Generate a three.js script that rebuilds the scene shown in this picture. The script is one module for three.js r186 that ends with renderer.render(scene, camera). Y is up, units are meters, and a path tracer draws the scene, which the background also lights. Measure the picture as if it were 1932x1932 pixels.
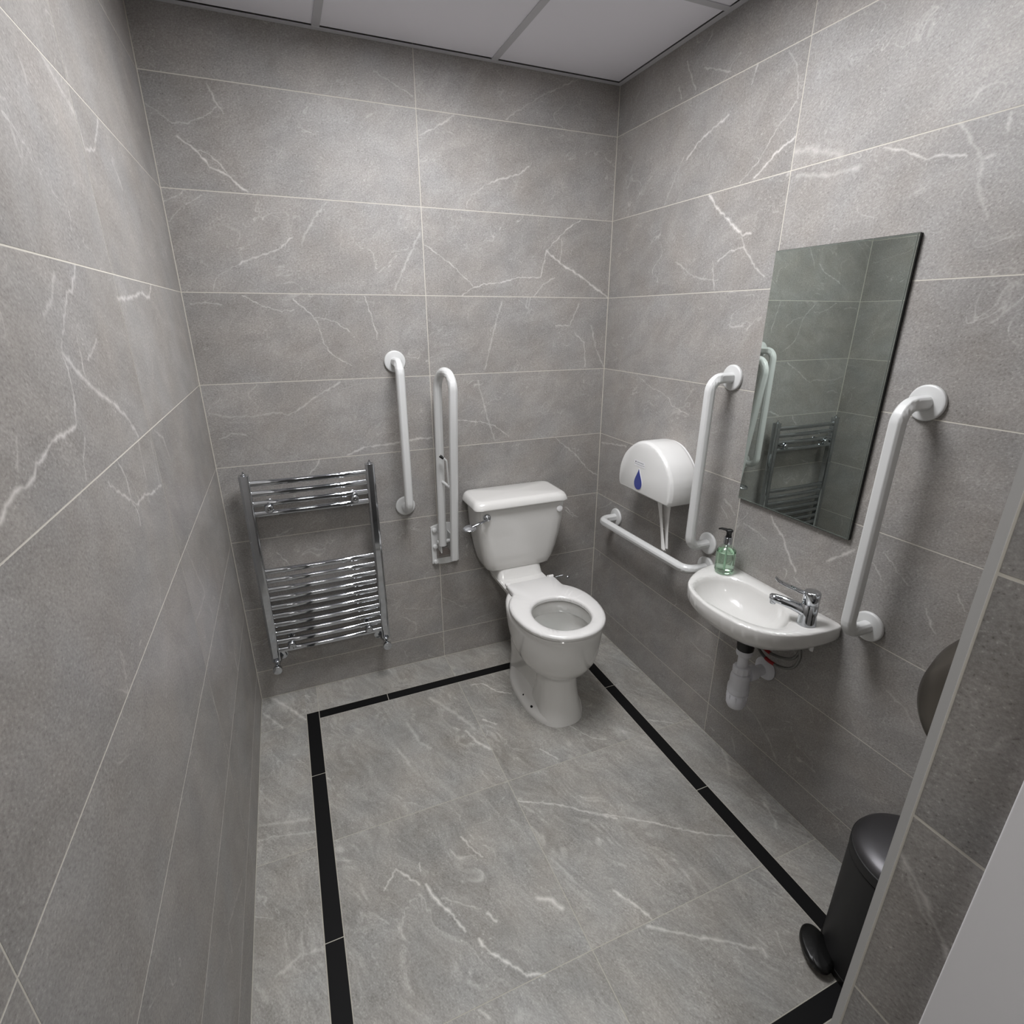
import * as THREE from 'three';
import { RoundedBoxGeometry } from 'three/addons/geometries/RoundedBoxGeometry.js';
import { RectAreaLightUniformsLib } from 'three/addons/lights/RectAreaLightUniformsLib.js';
import { mergeGeometries, toCreasedNormals, mergeVertices } from 'three/addons/utils/BufferGeometryUtils.js';
import { createNoise2D } from 'simplex-noise';

// ------------------------------------------------------------------ camera, lights, exposure
const scene = new THREE.Scene();
scene.background = new THREE.Color(0x000000);
const camera = new THREE.PerspectiveCamera(2 * Math.atan(966 / 1003.323) * 180 / Math.PI, 1, 0.01, 50);
camera.rotation.order = 'YXZ';
camera.position.set(-1.3747, 1.5701, 2.1791);
camera.rotation.set(-0.3516, -0.3961, -0.0008);
scene.add(camera);

const renderer = new THREE.WebGLRenderer({ antialias: true });
renderer.toneMapping = THREE.LinearToneMapping;
renderer.toneMappingExposure = 1.85;
renderer.shadowMap.enabled = true;

const W = 1.651, D = 1.934, H = 2.423;          // room width (x -W..0), depth (z 0..D), ceiling trim height
const PANEL = { x0: -1.125, x1: -0.549, z0: 0.605, z1: 1.181, y: H + 0.032 };
RectAreaLightUniformsLib.init();
const panelLight = new THREE.RectAreaLight(0xfcfcff, 16.5, PANEL.x1 - PANEL.x0 - 0.018, PANEL.z1 - PANEL.z0 - 0.018);
panelLight.position.set((PANEL.x0 + PANEL.x1) / 2, PANEL.y - 0.004, (PANEL.z0 + PANEL.z1) / 2);
panelLight.lookAt(panelLight.position.x, 0, panelLight.position.z);
scene.add(panelLight);
const HALL = { x: -1.385, z: 3.15, w: 0.24, l: 1.2, y: 2.4 };
const hallLight = new THREE.RectAreaLight(0xfffdfb, 13, HALL.w, HALL.l);
hallLight.position.set(HALL.x, HALL.y - 0.006, HALL.z);
hallLight.rotation.set(-Math.PI / 2, 0, 0);
scene.add(hallLight);

// ------------------------------------------------------------------ helpers
let seed = 12345;
const rnd = () => { seed = (seed * 1664525 + 1013904223) >>> 0; return seed / 4294967296; };
const taken = {};
function numbered(name) { taken[name] = (taken[name] ?? -1) + 1; return taken[name] ? `${name}_${String(taken[name]).padStart(3, '0')}` : name; }
function mesh(name, geo, mat, parent) {
  const m = new THREE.Mesh(geo, mat); m.name = name; m.castShadow = m.receiveShadow = true;
  if (parent) parent.add(m); return m;
}
function thing(name, label, category, pos = [0, 0, 0], group) {
  const o = new THREE.Group(); o.name = numbered(name); o.position.set(...pos);
  o.userData = { label, category }; if (group) o.userData.group = group;
  scene.add(o); return o;
}
function structure(name, geo, mat) { const m = mesh(name, geo, mat); m.userData = { kind: 'structure' }; scene.add(m); return m; }
const V3 = (x, y, z) => new THREE.Vector3(x, y, z);
function box(x0, x1, y0, y1, z0, z1, r = 0) {
  const g = r ? new RoundedBoxGeometry(x1 - x0, y1 - y0, z1 - z0, 3, r) : new THREE.BoxGeometry(x1 - x0, y1 - y0, z1 - z0);
  return g.translate((x0 + x1) / 2, (y0 + y1) / 2, (z0 + z1) / 2);
}
function plain(g) { g = g.index ? g.toNonIndexed() : g; for (const k of Object.keys(g.attributes)) if (!['position', 'normal', 'uv'].includes(k)) g.deleteAttribute(k); return g; }
function merge(...gs) { return mergeGeometries(gs.flat().map(plain)); }
function fillet(pts, r, n = 10) {               // round the corners of a polyline
  const out = [pts[0].clone()];
  for (let i = 1; i < pts.length - 1; i++) {
    const a = pts[i - 1].clone().sub(pts[i]), b = pts[i + 1].clone().sub(pts[i]);
    const la = a.length(), lb = b.length(); a.divideScalar(la); b.divideScalar(lb);
    const half = a.angleTo(b) / 2, t = Math.min(r / Math.tan(half), la * 0.49, lb * 0.49), R = t * Math.tan(half);
    const bis = a.clone().add(b).normalize(), c = pts[i].clone().addScaledVector(bis, R / Math.sin(half));
    const p = pts[i].clone().addScaledVector(a, t).sub(c), q = pts[i].clone().addScaledVector(b, t).sub(c), ang = p.angleTo(q);
    for (let k = 0; k <= n; k++) {
      const f = k / n, s = Math.sin(ang);
      out.push(c.clone().addScaledVector(p, Math.sin((1 - f) * ang) / s).addScaledVector(q, Math.sin(f * ang) / s));
    }
  }
  out.push(pts[pts.length - 1].clone()); return out;
}
function sweep(pts, radius, seg = 24, caps = true) {   // tube through a polyline, parallel transported frame; radius may be a function of 0..1
  const n = pts.length, T = [], pos = [], idx = [];
  for (let i = 0; i < n; i++) T.push(pts[Math.min(i + 1, n - 1)].clone().sub(pts[Math.max(i - 1, 0)]).normalize());
  let N = Math.abs(T[0].y) < 0.9 ? V3(0, 1, 0) : V3(1, 0, 0); N.sub(T[0].clone().multiplyScalar(N.dot(T[0]))).normalize();
  for (let i = 0; i < n; i++) {
    if (i) N.sub(T[i].clone().multiplyScalar(N.dot(T[i]))).normalize();
    const B = T[i].clone().cross(N), r = typeof radius === 'function' ? radius(i / (n - 1)) : radius;
    const [ra, rb] = Array.isArray(r) ? r : [r, r];
    for (let k = 0; k < seg; k++) {
      const a = k / seg * Math.PI * 2, p = pts[i].clone().addScaledVector(N, Math.cos(a) * ra).addScaledVector(B, Math.sin(a) * rb);
      pos.push(p.x, p.y, p.z);
    }
  }
  for (let i = 0; i < n - 1; i++) for (let k = 0; k < seg; k++) {
    const a = i * seg + k, b = i * seg + (k + 1) % seg, c = a + seg, d = b + seg;
    idx.push(a, b, c, b, d, c);
  }
  if (caps) for (const [e, f] of [[0, 1], [n - 1, 0]]) {
    const c = pos.length / 3; pos.push(pts[e].x, pts[e].y, pts[e].z);
    for (let k = 0; k < seg; k++) { const a = e * seg + k, b = e * seg + (k + 1) % seg; f ? idx.push(c, b, a) : idx.push(c, a, b); }
  }
  const g = new THREE.BufferGeometry(); g.setAttribute('position', new THREE.Float32BufferAttribute(pos, 3)); g.setIndex(idx);
  g.setAttribute('uv', new THREE.Float32BufferAttribute(new Float32Array(pos.length / 3 * 2), 2));
  return toCreasedNormals(g, 0.9);
}
function loft(rings, { closeStart = true, closeEnd = true, crease = 0.7 } = {}) {   // rings: arrays of Vector3 with the same count
  const n = rings[0].length, pos = [], idx = [];
  for (const r of rings) for (const p of r) pos.push(p.x, p.y, p.z);
  for (let i = 0; i < rings.length - 1; i++) for (let k = 0; k < n; k++) {
    const a = i * n + k, b = i * n + (k + 1) % n, c = a + n, d = b + n; idx.push(a, b, c, b, d, c);
  }
  const cap = (i, flip) => {
    const c = pos.length / 3, m = V3(0, 0, 0); for (const p of rings[i]) m.add(p); m.divideScalar(n); pos.push(m.x, m.y, m.z);
    for (let k = 0; k < n; k++) { const a = i * n + k, b = i * n + (k + 1) % n; flip ? idx.push(c, b, a) : idx.push(c, a, b); }
  };
  if (closeStart) cap(0, true); if (closeEnd) cap(rings.length - 1, false);
  const g = new THREE.BufferGeometry(); g.setAttribute('position', new THREE.Float32BufferAttribute(pos, 3)); g.setIndex(idx);
  g.setAttribute('uv', new THREE.Float32BufferAttribute(new Float32Array(pos.length / 3 * 2), 2));
  return toCreasedNormals(g, crease);
}
function lathe(profile, seg = 48) { return new THREE.LatheGeometry(profile.map(([r, y]) => new THREE.Vector2(Math.max(r, 1e-5), y)), seg); }
function aim(g, from, to) {                       // turn a y-axis geometry so that +y runs from -> to
  const d = to.clone().sub(from).normalize();
  return g.applyQuaternion(new THREE.Quaternion().setFromUnitVectors(V3(0, 1, 0), d)).translate(from.x, from.y, from.z);
}
function cyl(a, b, r, seg = 24, r2 = r, bevel = 0) {
  const L = a.distanceTo(b), bv = bevel;
  return aim(lathe(bv ? [[0, 0], [r - bv, 0], [r, bv], [r2, L - bv], [r2 - bv, L], [0, L]] : [[0, 0], [r, 0], [r, 0], [r2, L], [r2, L], [0, L]], seg), a, b);
}
const hard = (g, a = 0.6) => toCreasedNormals(mergeVertices(plain(g).deleteAttribute('uv') || g), a);

// ------------------------------------------------------------------ stone tiles: veins noted where the photograph shows them, in metres on each surface: [width mm, strength, a, b, a, b ...]
const VEINS = {
  J: [[6, 0.5, 1.94, 0.985, 1.975, 0.955, 2.02, 0.90], [5, 0.35, 1.95, 0.97, 1.99, 0.925]],
  B: [
    [4,-0.4,-1.517,1.152,-1.446,1.071,-1.377,1.074],
    [4,-0.35,-1.18,2.103,-1.138,2.069],
    [5,0.8,-1.578,2.092,-1.535,2.059,-1.502,2.019,-1.454,1.997,-1.433,1.975,-1.404,1.953],
    [3,0.6,-1.535,2.059,-1.502,2.055,-1.473,2.028,-1.454,1.997],
    [4,0.6,-1.285,1.827,-1.328,1.792,-1.377,1.771,-1.416,1.759,-1.464,1.738],
    [2,0.4,-1.464,1.738,-1.537,1.696,-1.558,1.654],
    [5,0.35,-1.16,1.942,-1.207,1.887,-1.24,1.841,-1.257,1.802],
    [6,0.4,-0.835,1.861,-0.876,1.794,-0.908,1.736,-0.944,1.668],
    [4,0.6,-0.394,2.116,-0.434,2.085,-0.514,2.062,-0.569,2.042],
    [3,0.4,-0.569,2.042,-0.633,1.997,-0.653,1.96],
    [3,0.6,-0.824,1.825,-0.774,1.798,-0.709,1.754,-0.632,1.686],
    [3,0.7,-0.678,1.65,-0.642,1.673,-0.591,1.692,-0.507,1.702,-0.433,1.722,-0.334,1.724,-0.309,1.825,-0.217,1.91,-0.156,1.944],
    [6,0.75,-0.309,1.825,-0.24,1.778,-0.14,1.729,-0.078,1.692,-0.001,1.649],
    [3,0.6,-0.366,1.65,-0.323,1.697,-0.267,1.726],
    [3,0.4,-0.246,1.782,-0.238,1.873],
    [3,0.55,-1.468,1.64,-1.416,1.609,-1.356,1.59,-1.308,1.594],
    [3,0.6,-1.307,1.63,-1.245,1.57,-1.232,1.541,-1.222,1.481,-1.193,1.433,-1.127,1.396],
    [3,0.5,-1.245,1.57,-1.18,1.557,-1.123,1.519],
    [3,0.6,-1.058,1.641,-1.042,1.582,-1.025,1.513,-1.023,1.487],
    [5,0.4,-0.508,1.629,-0.53,1.564,-0.558,1.47,-0.587,1.363],
    [5,0.4,-0.62,1.315,-0.59,1.191,-0.547,1.05],
    [3,0.6,-0.727,1.159,-0.613,1.141,-0.546,1.12,-0.477,1.065],
    [5,0.5,-1.178,1.335,-1.272,1.285,-1.328,1.248,-1.374,1.223],
    [6,0.6,-1.18,1.05,-1.112,1.074,-1.044,1.078,-0.965,1.081,-0.903,1.091,-0.826,1.089],
    [5,0.35,-1.637,1.245,-1.57,1.228,-1.49,1.227,-1.423,1.236,-1.374,1.223],
    [4,0.5,-0.146,1.623,-0.19,1.534,-0.261,1.534],
    [4,0.5,-0.165,1.504,-0.114,1.462,-0.102,1.357],
    [5,0.5,-0.081,1.533,-0.049,1.43,-0.006,1.354],
    [4,0.5,-0.246,1.041,-0.14,0.955,-0.055,0.862,0.016,0.821],
    [4,0.4,-1.63,1.612,-1.579,1.616,-1.537,1.609],
    [4,0.4,-1.622,1.152,-1.571,1.17,-1.533,1.158],
    [3,0.4,-1.649,1.909,-1.62,1.924,-1.582,1.947],
    [2,0.4,-1.646,1.855,-1.596,1.905,-1.537,1.936],
    [4,0.6,-0.688,2.246,-0.763,2.2,-0.816,2.173],
    [3,0.5,-0.18,2.423,-0.329,2.354,-0.46,2.277,-0.488,2.257],
    [4,0.5,-1.474,2.238,-1.453,2.191,-1.438,2.165],
    [3,0.5,-1.585,2.125,-1.541,2.13,-1.489,2.155,-1.455,2.182],
    [3,0.4,-0.962,2.339,-0.834,2.286],
    [3,0.35,-1.646,2.168,-1.585,2.125],
    [5,0.6,-1.286,1.043,-1.304,1.014,-1.331,0.986],
    [4,0.4,-1.402,0.906,-1.378,0.876],
    [4,0.5,-1.495,0.676,-1.468,0.632,-1.456,0.612],
    [5,0.4,-1.425,0.77,-1.485,0.746],
    [3,0.6,-0.179,0.689,-0.125,0.638,-0.106,0.625],
    [3,0.6,-0.176,0.672,-0.132,0.632],
    [5,0.4,-0.183,0.479,-0.168,0.456],
    [3,0.4,-0.819,0.32,-0.785,0.301,-0.737,0.259,-0.701,0.239],
    [3,0.4,-1,0.307,-0.898,0.276,-0.867,0.275],
    [5,0.35,-1.013,0.264,-0.975,0.233,-0.956,0.212,-0.958,0.162],
    [3,0.4,-0.655,0.168,-0.599,0.179,-0.542,0.186]],
  R: [
    [5,-0.3,1.046,2.094,1.062,2.098],
    [4,-0.3,0.591,2.096,0.664,2.008],
    [6,0.8,0.579,1.945,0.627,1.899,0.695,1.848,0.749,1.808,0.784,1.81],
    [4,0.6,0.749,1.808,0.765,1.769,0.82,1.712,0.86,1.682],
    [4,0.6,0.764,1.772,0.71,1.768,0.656,1.741],
    [4,0.55,0.631,1.743,0.644,1.695,0.657,1.653],
    [4,0.4,0.442,1.758,0.546,1.7,0.667,1.683],
    [5,0.7,0.448,2.076,0.497,2.112,0.583,2.142,0.628,2.153],
    [4,0.6,0.724,2.25,0.705,2.207],
    [4,0.35,0.348,1.956,0.387,2.026,0.43,2.087],
    [5,0.8,0.767,1.958,0.834,2.005,0.898,2.031],
    [3,0.5,0.71,1.958,0.772,1.997,0.822,2.061,0.883,2.115],
    [3,0.4,0.831,2.243,0.866,2.198,0.886,2.119],
    [14,0.4,0.903,1.992,0.952,1.988,1.049,1.953],
    [9,0.4,0.923,1.933,1.034,1.913,1.105,1.915],
    [4,0.6,1.159,1.942,1.203,1.93,1.237,1.909,1.272,1.897,1.285,1.9,1.349,1.884],
    [7,0.4,1.32,1.95,1.35,1.911,1.38,1.873,1.399,1.873],
    [7,0.35,1.382,1.865,1.385,1.821,1.401,1.791,1.42,1.764],
    [5,0.4,1.411,1.94,1.415,1.91],
    [4,0.5,0.4,2.365,0.43,2.314,0.459,2.269],
    [4,0.5,0.492,2.317,0.615,2.268],
    [4,0.5,0.371,2.302,0.389,2.266],
    [3,0.5,0.268,1.335,0.356,1.3,0.413,1.292,0.476,1.272,0.495,1.247,0.603,1.224],
    [5,0.5,0.013,0.999,0.102,1.011,0.219,1.025],
    [7,0.4,0.83,0.965,0.867,0.95,0.888,0.926],
    [4,0.4,0.823,0.936,0.859,0.902],
    [4,0.4,0.021,0.666,0.085,0.694,0.135,0.735],
    [6,0.6,1.033,0.971,1.055,0.946,1.084,0.927,1.12,0.874,1.154,0.833],
    [4,0.4,0.93,0.912,0.978,0.906,1.041,0.887],
    [6,0.6,1.314,0.973,1.296,0.956,1.275,0.933,1.243,0.905],
    [5,0.4,1.154,0.814,1.18,0.8],
    [5,0.4,1.075,0.259,1.124,0.241,1.191,0.192,1.222,0.153],
    [4,0.4,0.752,0.342,0.819,0.327,0.872,0.336,0.905,0.318],
    [6,0.3,1.034,0.085,1.061,0.031],
    [4,0.5,1.516,0.898,1.539,0.861,1.552,0.848],
    [3,0.5,1.57,0.966,1.592,0.931],
    [3,0.45,1.367,0.96,1.404,0.921],
    [2,0.4,1.394,0.994,1.465,0.934],
    [5,0.3,1.487,0.629,1.532,0.616,1.571,0.58]],
  L: [
    [5,0.75,1.536,1.382,1.514,1.389,1.488,1.396,1.46,1.396,1.431,1.402,1.421,1.408,1.387,1.417,1.351,1.425,1.304,1.426,1.259,1.428],
    [4,0.55,1.259,1.428,1.242,1.465,1.235,1.49,1.237,1.521,1.224,1.542],
    [7,0.6,1.237,1.521,1.209,1.503,1.173,1.479,1.128,1.458,1.068,1.433,1.004,1.399,0.953,1.353],
    [4,0.5,1.161,1.539,1.163,1.509,1.171,1.482],
    [4,0.5,1.065,1.536,1.101,1.519,1.138,1.509],
    [4,0.55,1.122,1.344,1.099,1.307,1.103,1.267,1.081,1.236,1.089,1.215],
    [4,0.6,1.195,1.325,1.143,1.289,1.093,1.263,1.079,1.251,1.019,1.251,0.954,1.235,0.866,1.228],
    [7,0.3,0.965,1.342,0.974,1.277],
    [5,0.4,0.814,1.338,0.745,1.308,0.722,1.253],
    [6,0.3,0.867,1.325,0.881,1.232],
    [4,0.5,1.241,1.404,1.272,1.378,1.284,1.355],
    [3,0.35,1.446,1.448,1.466,1.415],
    [9,0.35,0.982,1.951,0.919,1.927,0.859,1.906],
    [4,0.5,0.847,1.909,0.837,1.853,0.764,1.873,0.673,1.946],
    [8,0.35,0.628,1.882,0.582,1.838],
    [2,0.5,0.29,1.94,0.2,1.877,0.024,1.838],
    [6,0.65,0.862,1.604,0.758,1.607,0.641,1.622,0.553,1.613,0.492,1.647],
    [4,0.5,1.076,1.646,1.127,1.606,1.153,1.603,1.214,1.549],
    [7,0.3,1.088,1.904,1.08,1.877],
    [7,0.35,1.198,1.797,1.191,1.764],
    [6,0.4,1.184,1.627,1.217,1.594,1.267,1.572],
    [5,0.35,0.775,1.044,0.714,0.94,0.668,0.863,0.755,0.864,0.847,0.874],
    [5,0.3,0.856,0.656,0.827,0.455],
    [6,0.35,1.009,0.19,1.208,0.299,1.224,0.246]],
  F: [
    [6,-0.4,-0.313,1.29,-0.302,1.371],
    [5,-0.4,-0.426,0.979,-0.411,1.074],
    [6,-0.4,-0.421,1.365,-0.458,1.468,-0.461,1.503],
    [5,-0.4,-0.701,1.082,-0.685,1.139],
    [8,-0.35,-1.035,0.565,-0.977,0.637],
    [10,-0.3,-1.237,1.315,-1.184,1.347,-1.132,1.348],
    [5,-0.4,-1.238,1.199,-1.196,1.268],
    [6,-0.4,-0.666,0.835,-0.654,0.883],
    [5,-0.5,-1.107,0.65,-1.098,0.778,-1.094,0.79],
    [8,-0.5,-0.83,0.83,-0.84,0.934,-0.843,0.997,-0.843,1.048,-0.833,1.109],
    [9,-0.6,-0.819,0.668,-0.808,0.731,-0.808,0.808],
    [5,0.8,-0.78,0.26,-0.723,0.276,-0.686,0.348,-0.629,0.389],
    [9,0.7,-0.888,0.526,-0.866,0.599,-0.825,0.659],
    [7,0.7,-0.801,0.494,-0.76,0.539],
    [5,0.6,-0.65,0.727,-0.612,0.801],
    [4,0.6,-0.489,0.66,-0.44,0.752,-0.39,0.786],
    [5,0.7,-1.262,0.991,-1.236,1.024,-1.206,1.065],
    [7,0.85,-1.188,1.072,-1.174,1.119,-1.153,1.161,-1.133,1.201,-1.12,1.239],
    [4,0.6,-1.262,0.991,-1.288,1.023,-1.304,1.044],
    [3,0.6,-1.19,0.998,-1.193,1.027],
    [7,0.85,-1.093,1.271,-1.084,1.298,-1.059,1.331,-1.027,1.371,-1.007,1.396,-0.966,1.413],
    [5,0.7,-1.045,0.964,-1.031,1.01,-1.004,1.057],
    [6,0.75,-1.048,1.217,-1.034,1.248],
    [9,0.7,-0.9,1.234,-0.867,1.254,-0.85,1.288],
    [5,0.6,-0.823,0.913,-0.769,0.941,-0.703,0.978,-0.628,1.042,-0.547,1.103],
    [6,0.7,-0.685,1.303,-0.658,1.352,-0.631,1.408],
    [6,0.6,-1.144,1.417,-1.126,1.443],
    [10,0.6,-1.609,0.009,-1.523,0.135,-1.482,0.209],
    [9,0.5,-1.643,0.099,-1.567,0.228],
    [8,0.6,-1.479,0.047,-1.457,0.064],
    [12,0.4,-0.969,0.277,-0.904,0.395,-0.851,0.528],
    [10,0.35,-1.098,0.384,-1.074,0.512,-1.042,0.562],
    [9,0.35,-1.16,0.513,-1.132,0.618],
    [4,0.4,-1.156,1.126,-1.103,1.168,-1.067,1.197],
    [9,0.35,-1.646,0.669,-1.573,0.691,-1.492,0.707],
    [6,0.35,-1.645,0.729,-1.6,0.731,-1.475,0.767],
    [8,0.35,-1.533,1.069,-1.531,1.139],
    [10,0.3,-1.64,1.156,-1.614,1.206],
    [8,0.35,-1.594,1.155,-1.536,1.126,-1.481,1.132],
    [5,0.6,-0.691,0.985,-0.636,1.035,-0.516,1.112,-0.426,1.176,-0.373,1.219,-0.297,1.272,-0.236,1.302],
    [6,0.7,-0.688,1.301,-0.658,1.353,-0.632,1.408],
    [7,0.6,-0.656,1.421,-0.598,1.458,-0.539,1.5,-0.486,1.53,-0.426,1.575],
    [4,0.4,-0.34,1.566,-0.366,1.611],
    [9,0.35,0.044,0.884,-0.024,1.05,-0.068,1.108],
    [8,0.45,-0.047,1.246,-0.067,1.309,-0.086,1.335],
    [6,0.5,-0.172,0.76,-0.119,0.789,-0.086,0.816],
    [5,0.45,-0.347,1.641,-0.321,1.651]],
};
const nz = createNoise2D(rnd), nz2 = createNoise2D(rnd);
function stone({ key, a0, a1, b0, b1, pw, ph, aCuts, bCuts, look }) {
  const data = new Uint8Array(pw * ph * 4), bump = look.bump ? new Uint8Array(pw * ph * 4) : null;
  const vein = new Float32Array(pw * ph), sx = pw / (a1 - a0), sy = ph / (b1 - b0);
  const cell = (cuts, v) => { let i = 0; while (i < cuts.length && v > cuts[i]) i++; return i; };
  const stamp = (a, b, w, s) => {                 // a soft spot of vein matter
    const R = Math.max(w * 1.6, 1.2 / sx), cx = (a - a0) * sx, cy = (b - b0) * sy, ri = Math.ceil(R * sx);
    for (let y = Math.max(0, Math.floor(cy - ri)); y <= Math.min(ph - 1, cy + ri); y++) for (let x = Math.max(0, Math.floor(cx - ri)); x <= Math.min(pw - 1, cx + ri); x++) {
      const d = Math.hypot((x - cx) / sx, (y - cy) / sy) / R; if (d > 1) continue;
      const v = s * (1 - d) ** 1.2, i = y * pw + x; if (s > 0 ? v > vein[i] : v < vein[i] && vein[i] <= 0) vein[i] = v;
    }
  };
  const drawVein = (w, s, pts, wob) => {
    const cut = [];
    for (let i = 0; i + 3 < pts.length; i += 2) {
      const [ax, ay, bx, by] = pts.slice(i, i + 4), L = Math.hypot(bx - ax, by - ay), n = Math.max(2, Math.ceil(L * 900));
      for (let k = 0; k < n; k++) {
        const t = k / n, x = ax + (bx - ax) * t, y = ay + (by - ay) * t;
        const j = wob * (nz(x * 30 + 7, y * 30) + 0.5 * nz2(x * 90, y * 90));
        const m = 0.55 + 0.45 * nz2(x * 26 + 3, y * 26 + 9);
        stamp(x + j * -(by - ay) / L, y + j * (bx - ax) / L, w * 0.00058 * (0.5 + m), s * (0.5 + 0.5 * m));
        if (rnd() < 0.10) stamp(x + (rnd() - 0.5) * w * 0.006, y + (rnd() - 0.5) * w * 0.006, w * 0.0003, s * 0.45);
      }
    }
    return cut;
  };
  for (const [w, s, ...pts] of VEINS[key]) drawVein(w, s, pts, 0.0026);
  const nc = (aCuts.length + 1) * (bCuts.length + 1), per = Array.from({ length: nc }, () => [rnd() * 90, rnd() * 90, (rnd() - 0.5) * look.perTile, rnd()]);
  const g = look.grain, c = Math.cos(look.angle), s_ = Math.sin(look.angle);
  for (let y = 0; y < ph; y++) {
    const b = b0 + (y + 0.5) / sy, jb = cell(bCuts, b);
    for (let x = 0; x < pw; x++) {
      const a = a0 + (x + 0.5) / sx, P = per[jb * (aCuts.length + 1) + cell(aCuts, a)];
      const u = a + P[0], v = b + P[1], p = (u * c + v * s_) * look.stretch, q = -u * s_ + v * c;
      const big = nz(p * 2.6, q * 2.6), wx = 0.022 * nz2(p * 7 + 60, q * 7), wy = 0.022 * nz(p * 7, q * 7 + 60), mid = nz2((p + wx) * 8, (q + wy) * 10), sm = nz((p + wx) * 26 + 4, (q + wy) * 42), fine = nz2(p * 150, q * 170);
      const wh = ((x * 374761393 + y * 668265263) ^ (x * y)) >>> 0, hash = ((Math.imul(wh ^ (wh >>> 13), 1274126177)) >>> 8 & 1023) / 1023 - 0.5;
      let L = look.base + P[2] + big * look.big + mid * look.mid + sm * look.sm + fine * g * 0.5 + hash * g;
      // faint thread veins of the slab's own
      const r1 = 1 - Math.abs(nz((p + wx) * 2.6 + 11 + 0.10 * mid, (q + wy) * 2.6 + 0.07 * sm)), r2 = 1 - Math.abs(nz2((p - wy) * 5.2 + 71 + 0.12 * mid, (q + wx) * 5.2 + 0.08 * sm));
      const cut = (r, at) => Math.max(0, (r - at) / (1 - at)) ** 1.4;
      const th = look.thread * (cut(r1, look.threadAt) * Math.min(1, Math.max(0, nz2(p * 2.2 + 31, q * 2.2) * 1.6)) + 0.8 * cut(r2, look.threadAt - 0.015) * Math.min(1, Math.max(0, nz(p * 2.8 + 81, q * 2.8) * 1.7 - 0.15))) * (0.55 + 0.45 * sm);
      const speck = fine > 0.80 && hash > 0.12 ? 0.05 : fine < -0.82 && hash < -0.1 ? -0.05 : 0;
      const i = y * pw + x, vd = Math.min(0, vein[i]), ve = Math.min(1, Math.max(0, vein[i]) * 1.3 + th);
      const slate = look.slate ? Math.max(0, nz2(p * 4 + 3 + 0.35 * mid, q * 11 + 0.6 * mid + 0.25 * sm) - 0.25) * Math.max(0, 0.35 + 0.9 * nz(p * 1.9 + 40, q * 2.6)) * look.slate : 0;
      const fleck = Math.max(0, nz2((p + wx) * 42 + 9, (q + wy) * 95) - 0.2) * Math.max(0, nz(p * 2.3 + 140, q * 3.2) + 0.25), pit = Math.max(0, nz((p + wx) * 55 + 19, (q + wy) * 110) - 0.45) * Math.max(0, nz2(p * 2.1 + 240, q * 3.4) + 0.2);
      const m1 = nz(u * 62 + 5, v * 62 + 0.8 * sm), m2 = nz2(u * 135, v * 135 + 40), patch = 0.65 + 0.45 * nz2(u * 6 + 300, v * 6);
      L += look.mottle * patch * (0.6 * m1 + 0.7 * m2 + (m2 > 0.55 && m1 > 0.1 ? 1.5 : m2 < -0.6 && m1 < -0.05 ? -1.4 : 0));
      L += speck * look.speck + slate * (0.6 + 0.8 * sm) + look.fleck * (fleck - 1.1 * pit); L += (look.veinTone - L) * ve * 0.95 + vd * 0.16 * (0.5 + 0.9 * Math.max(0, sm + fine * 0.7));
      const warm = nz2(u * 3.3 + 50, v * 3.3) * 0.5 + nz(u * 8 + 20, v * 8) * 0.3;
      const hue = look.hue + warm * look.warm;
      data[i * 4] = 255 * Math.min(1, Math.max(0, L + hue)); data[i * 4 + 1] = 255 * Math.min(1, Math.max(0, L + look.green)); data[i * 4 + 2] = 255 * Math.min(1, Math.max(0, L - hue * 1.05)); data[i * 4 + 3] = 255;
      if (bump) { const h = 128 + 50 * sm + 30 * fine + 22 * mid + 120 * slate + hash * 24; bump[i * 4] = bump[i * 4 + 1] = bump[i * 4 + 2] = Math.min(255, Math.max(0, h)); bump[i * 4 + 3] = 255; }
    }
  }
  const tex = (d, srgb) => { const t = new THREE.DataTexture(d, pw, ph); t.magFilter = t.minFilter = THREE.LinearFilter; if (srgb) t.colorSpace = THREE.SRGBColorSpace; t.needsUpdate = true; return t; };
  const m = new THREE.MeshStandardMaterial({ map: tex(data, true), roughness: look.rough, metalness: 0 });
  if (bump) { m.bumpMap = tex(bump, false); m.bumpScale = look.bump; }
  m.userData.rect = [a0, a1, b0, b1];
  return m;
}
const WALL = { base: 0.572, big: 0.020, mid: 0.022, sm: 0.013, grain: 0.07, perTile: 0.03, angle: 0.5, stretch: 0.75, thread: 0.62, threadAt: 0.965, speck: 1.5, veinTone: 0.86, hue: 0.013, warm: 0.008, green: 0.0005, rough: 0.48, mottle: 0.016, fleck: 0.05 };
const FLOOR = { base: 0.566, big: 0.024, mid: 0.034, sm: 0.026, grain: 0.06, perTile: 0.02, angle: 1.15, stretch: 0.55, thread: 0.5, threadAt: 0.965, speck: 1.2, veinTone: 0.86, hue: 0.014, warm: 0.009, green: 0.006, rough: 0.5, slate: 0.14, mottle: 0.026, fleck: 0.07, bump: 0.0007 };

const LEVELS = [0.138, 0.440, 0.742, 1.044, 1.346, 1.648, 1.950, 2.252];
const grout = new THREE.MeshStandardMaterial({ color: 0xcbc7bd, roughness: 0.9 });
const floorGrout = new THREE.MeshStandardMaterial({ color: 0xafaca1, roughness: 0.9 });
const plasterDark = new THREE.MeshStandardMaterial({ color: 0x8a8782, roughness: 0.95 });
const G = 0.0027, TH = 0.008, RECESS = 0.0003;
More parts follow.
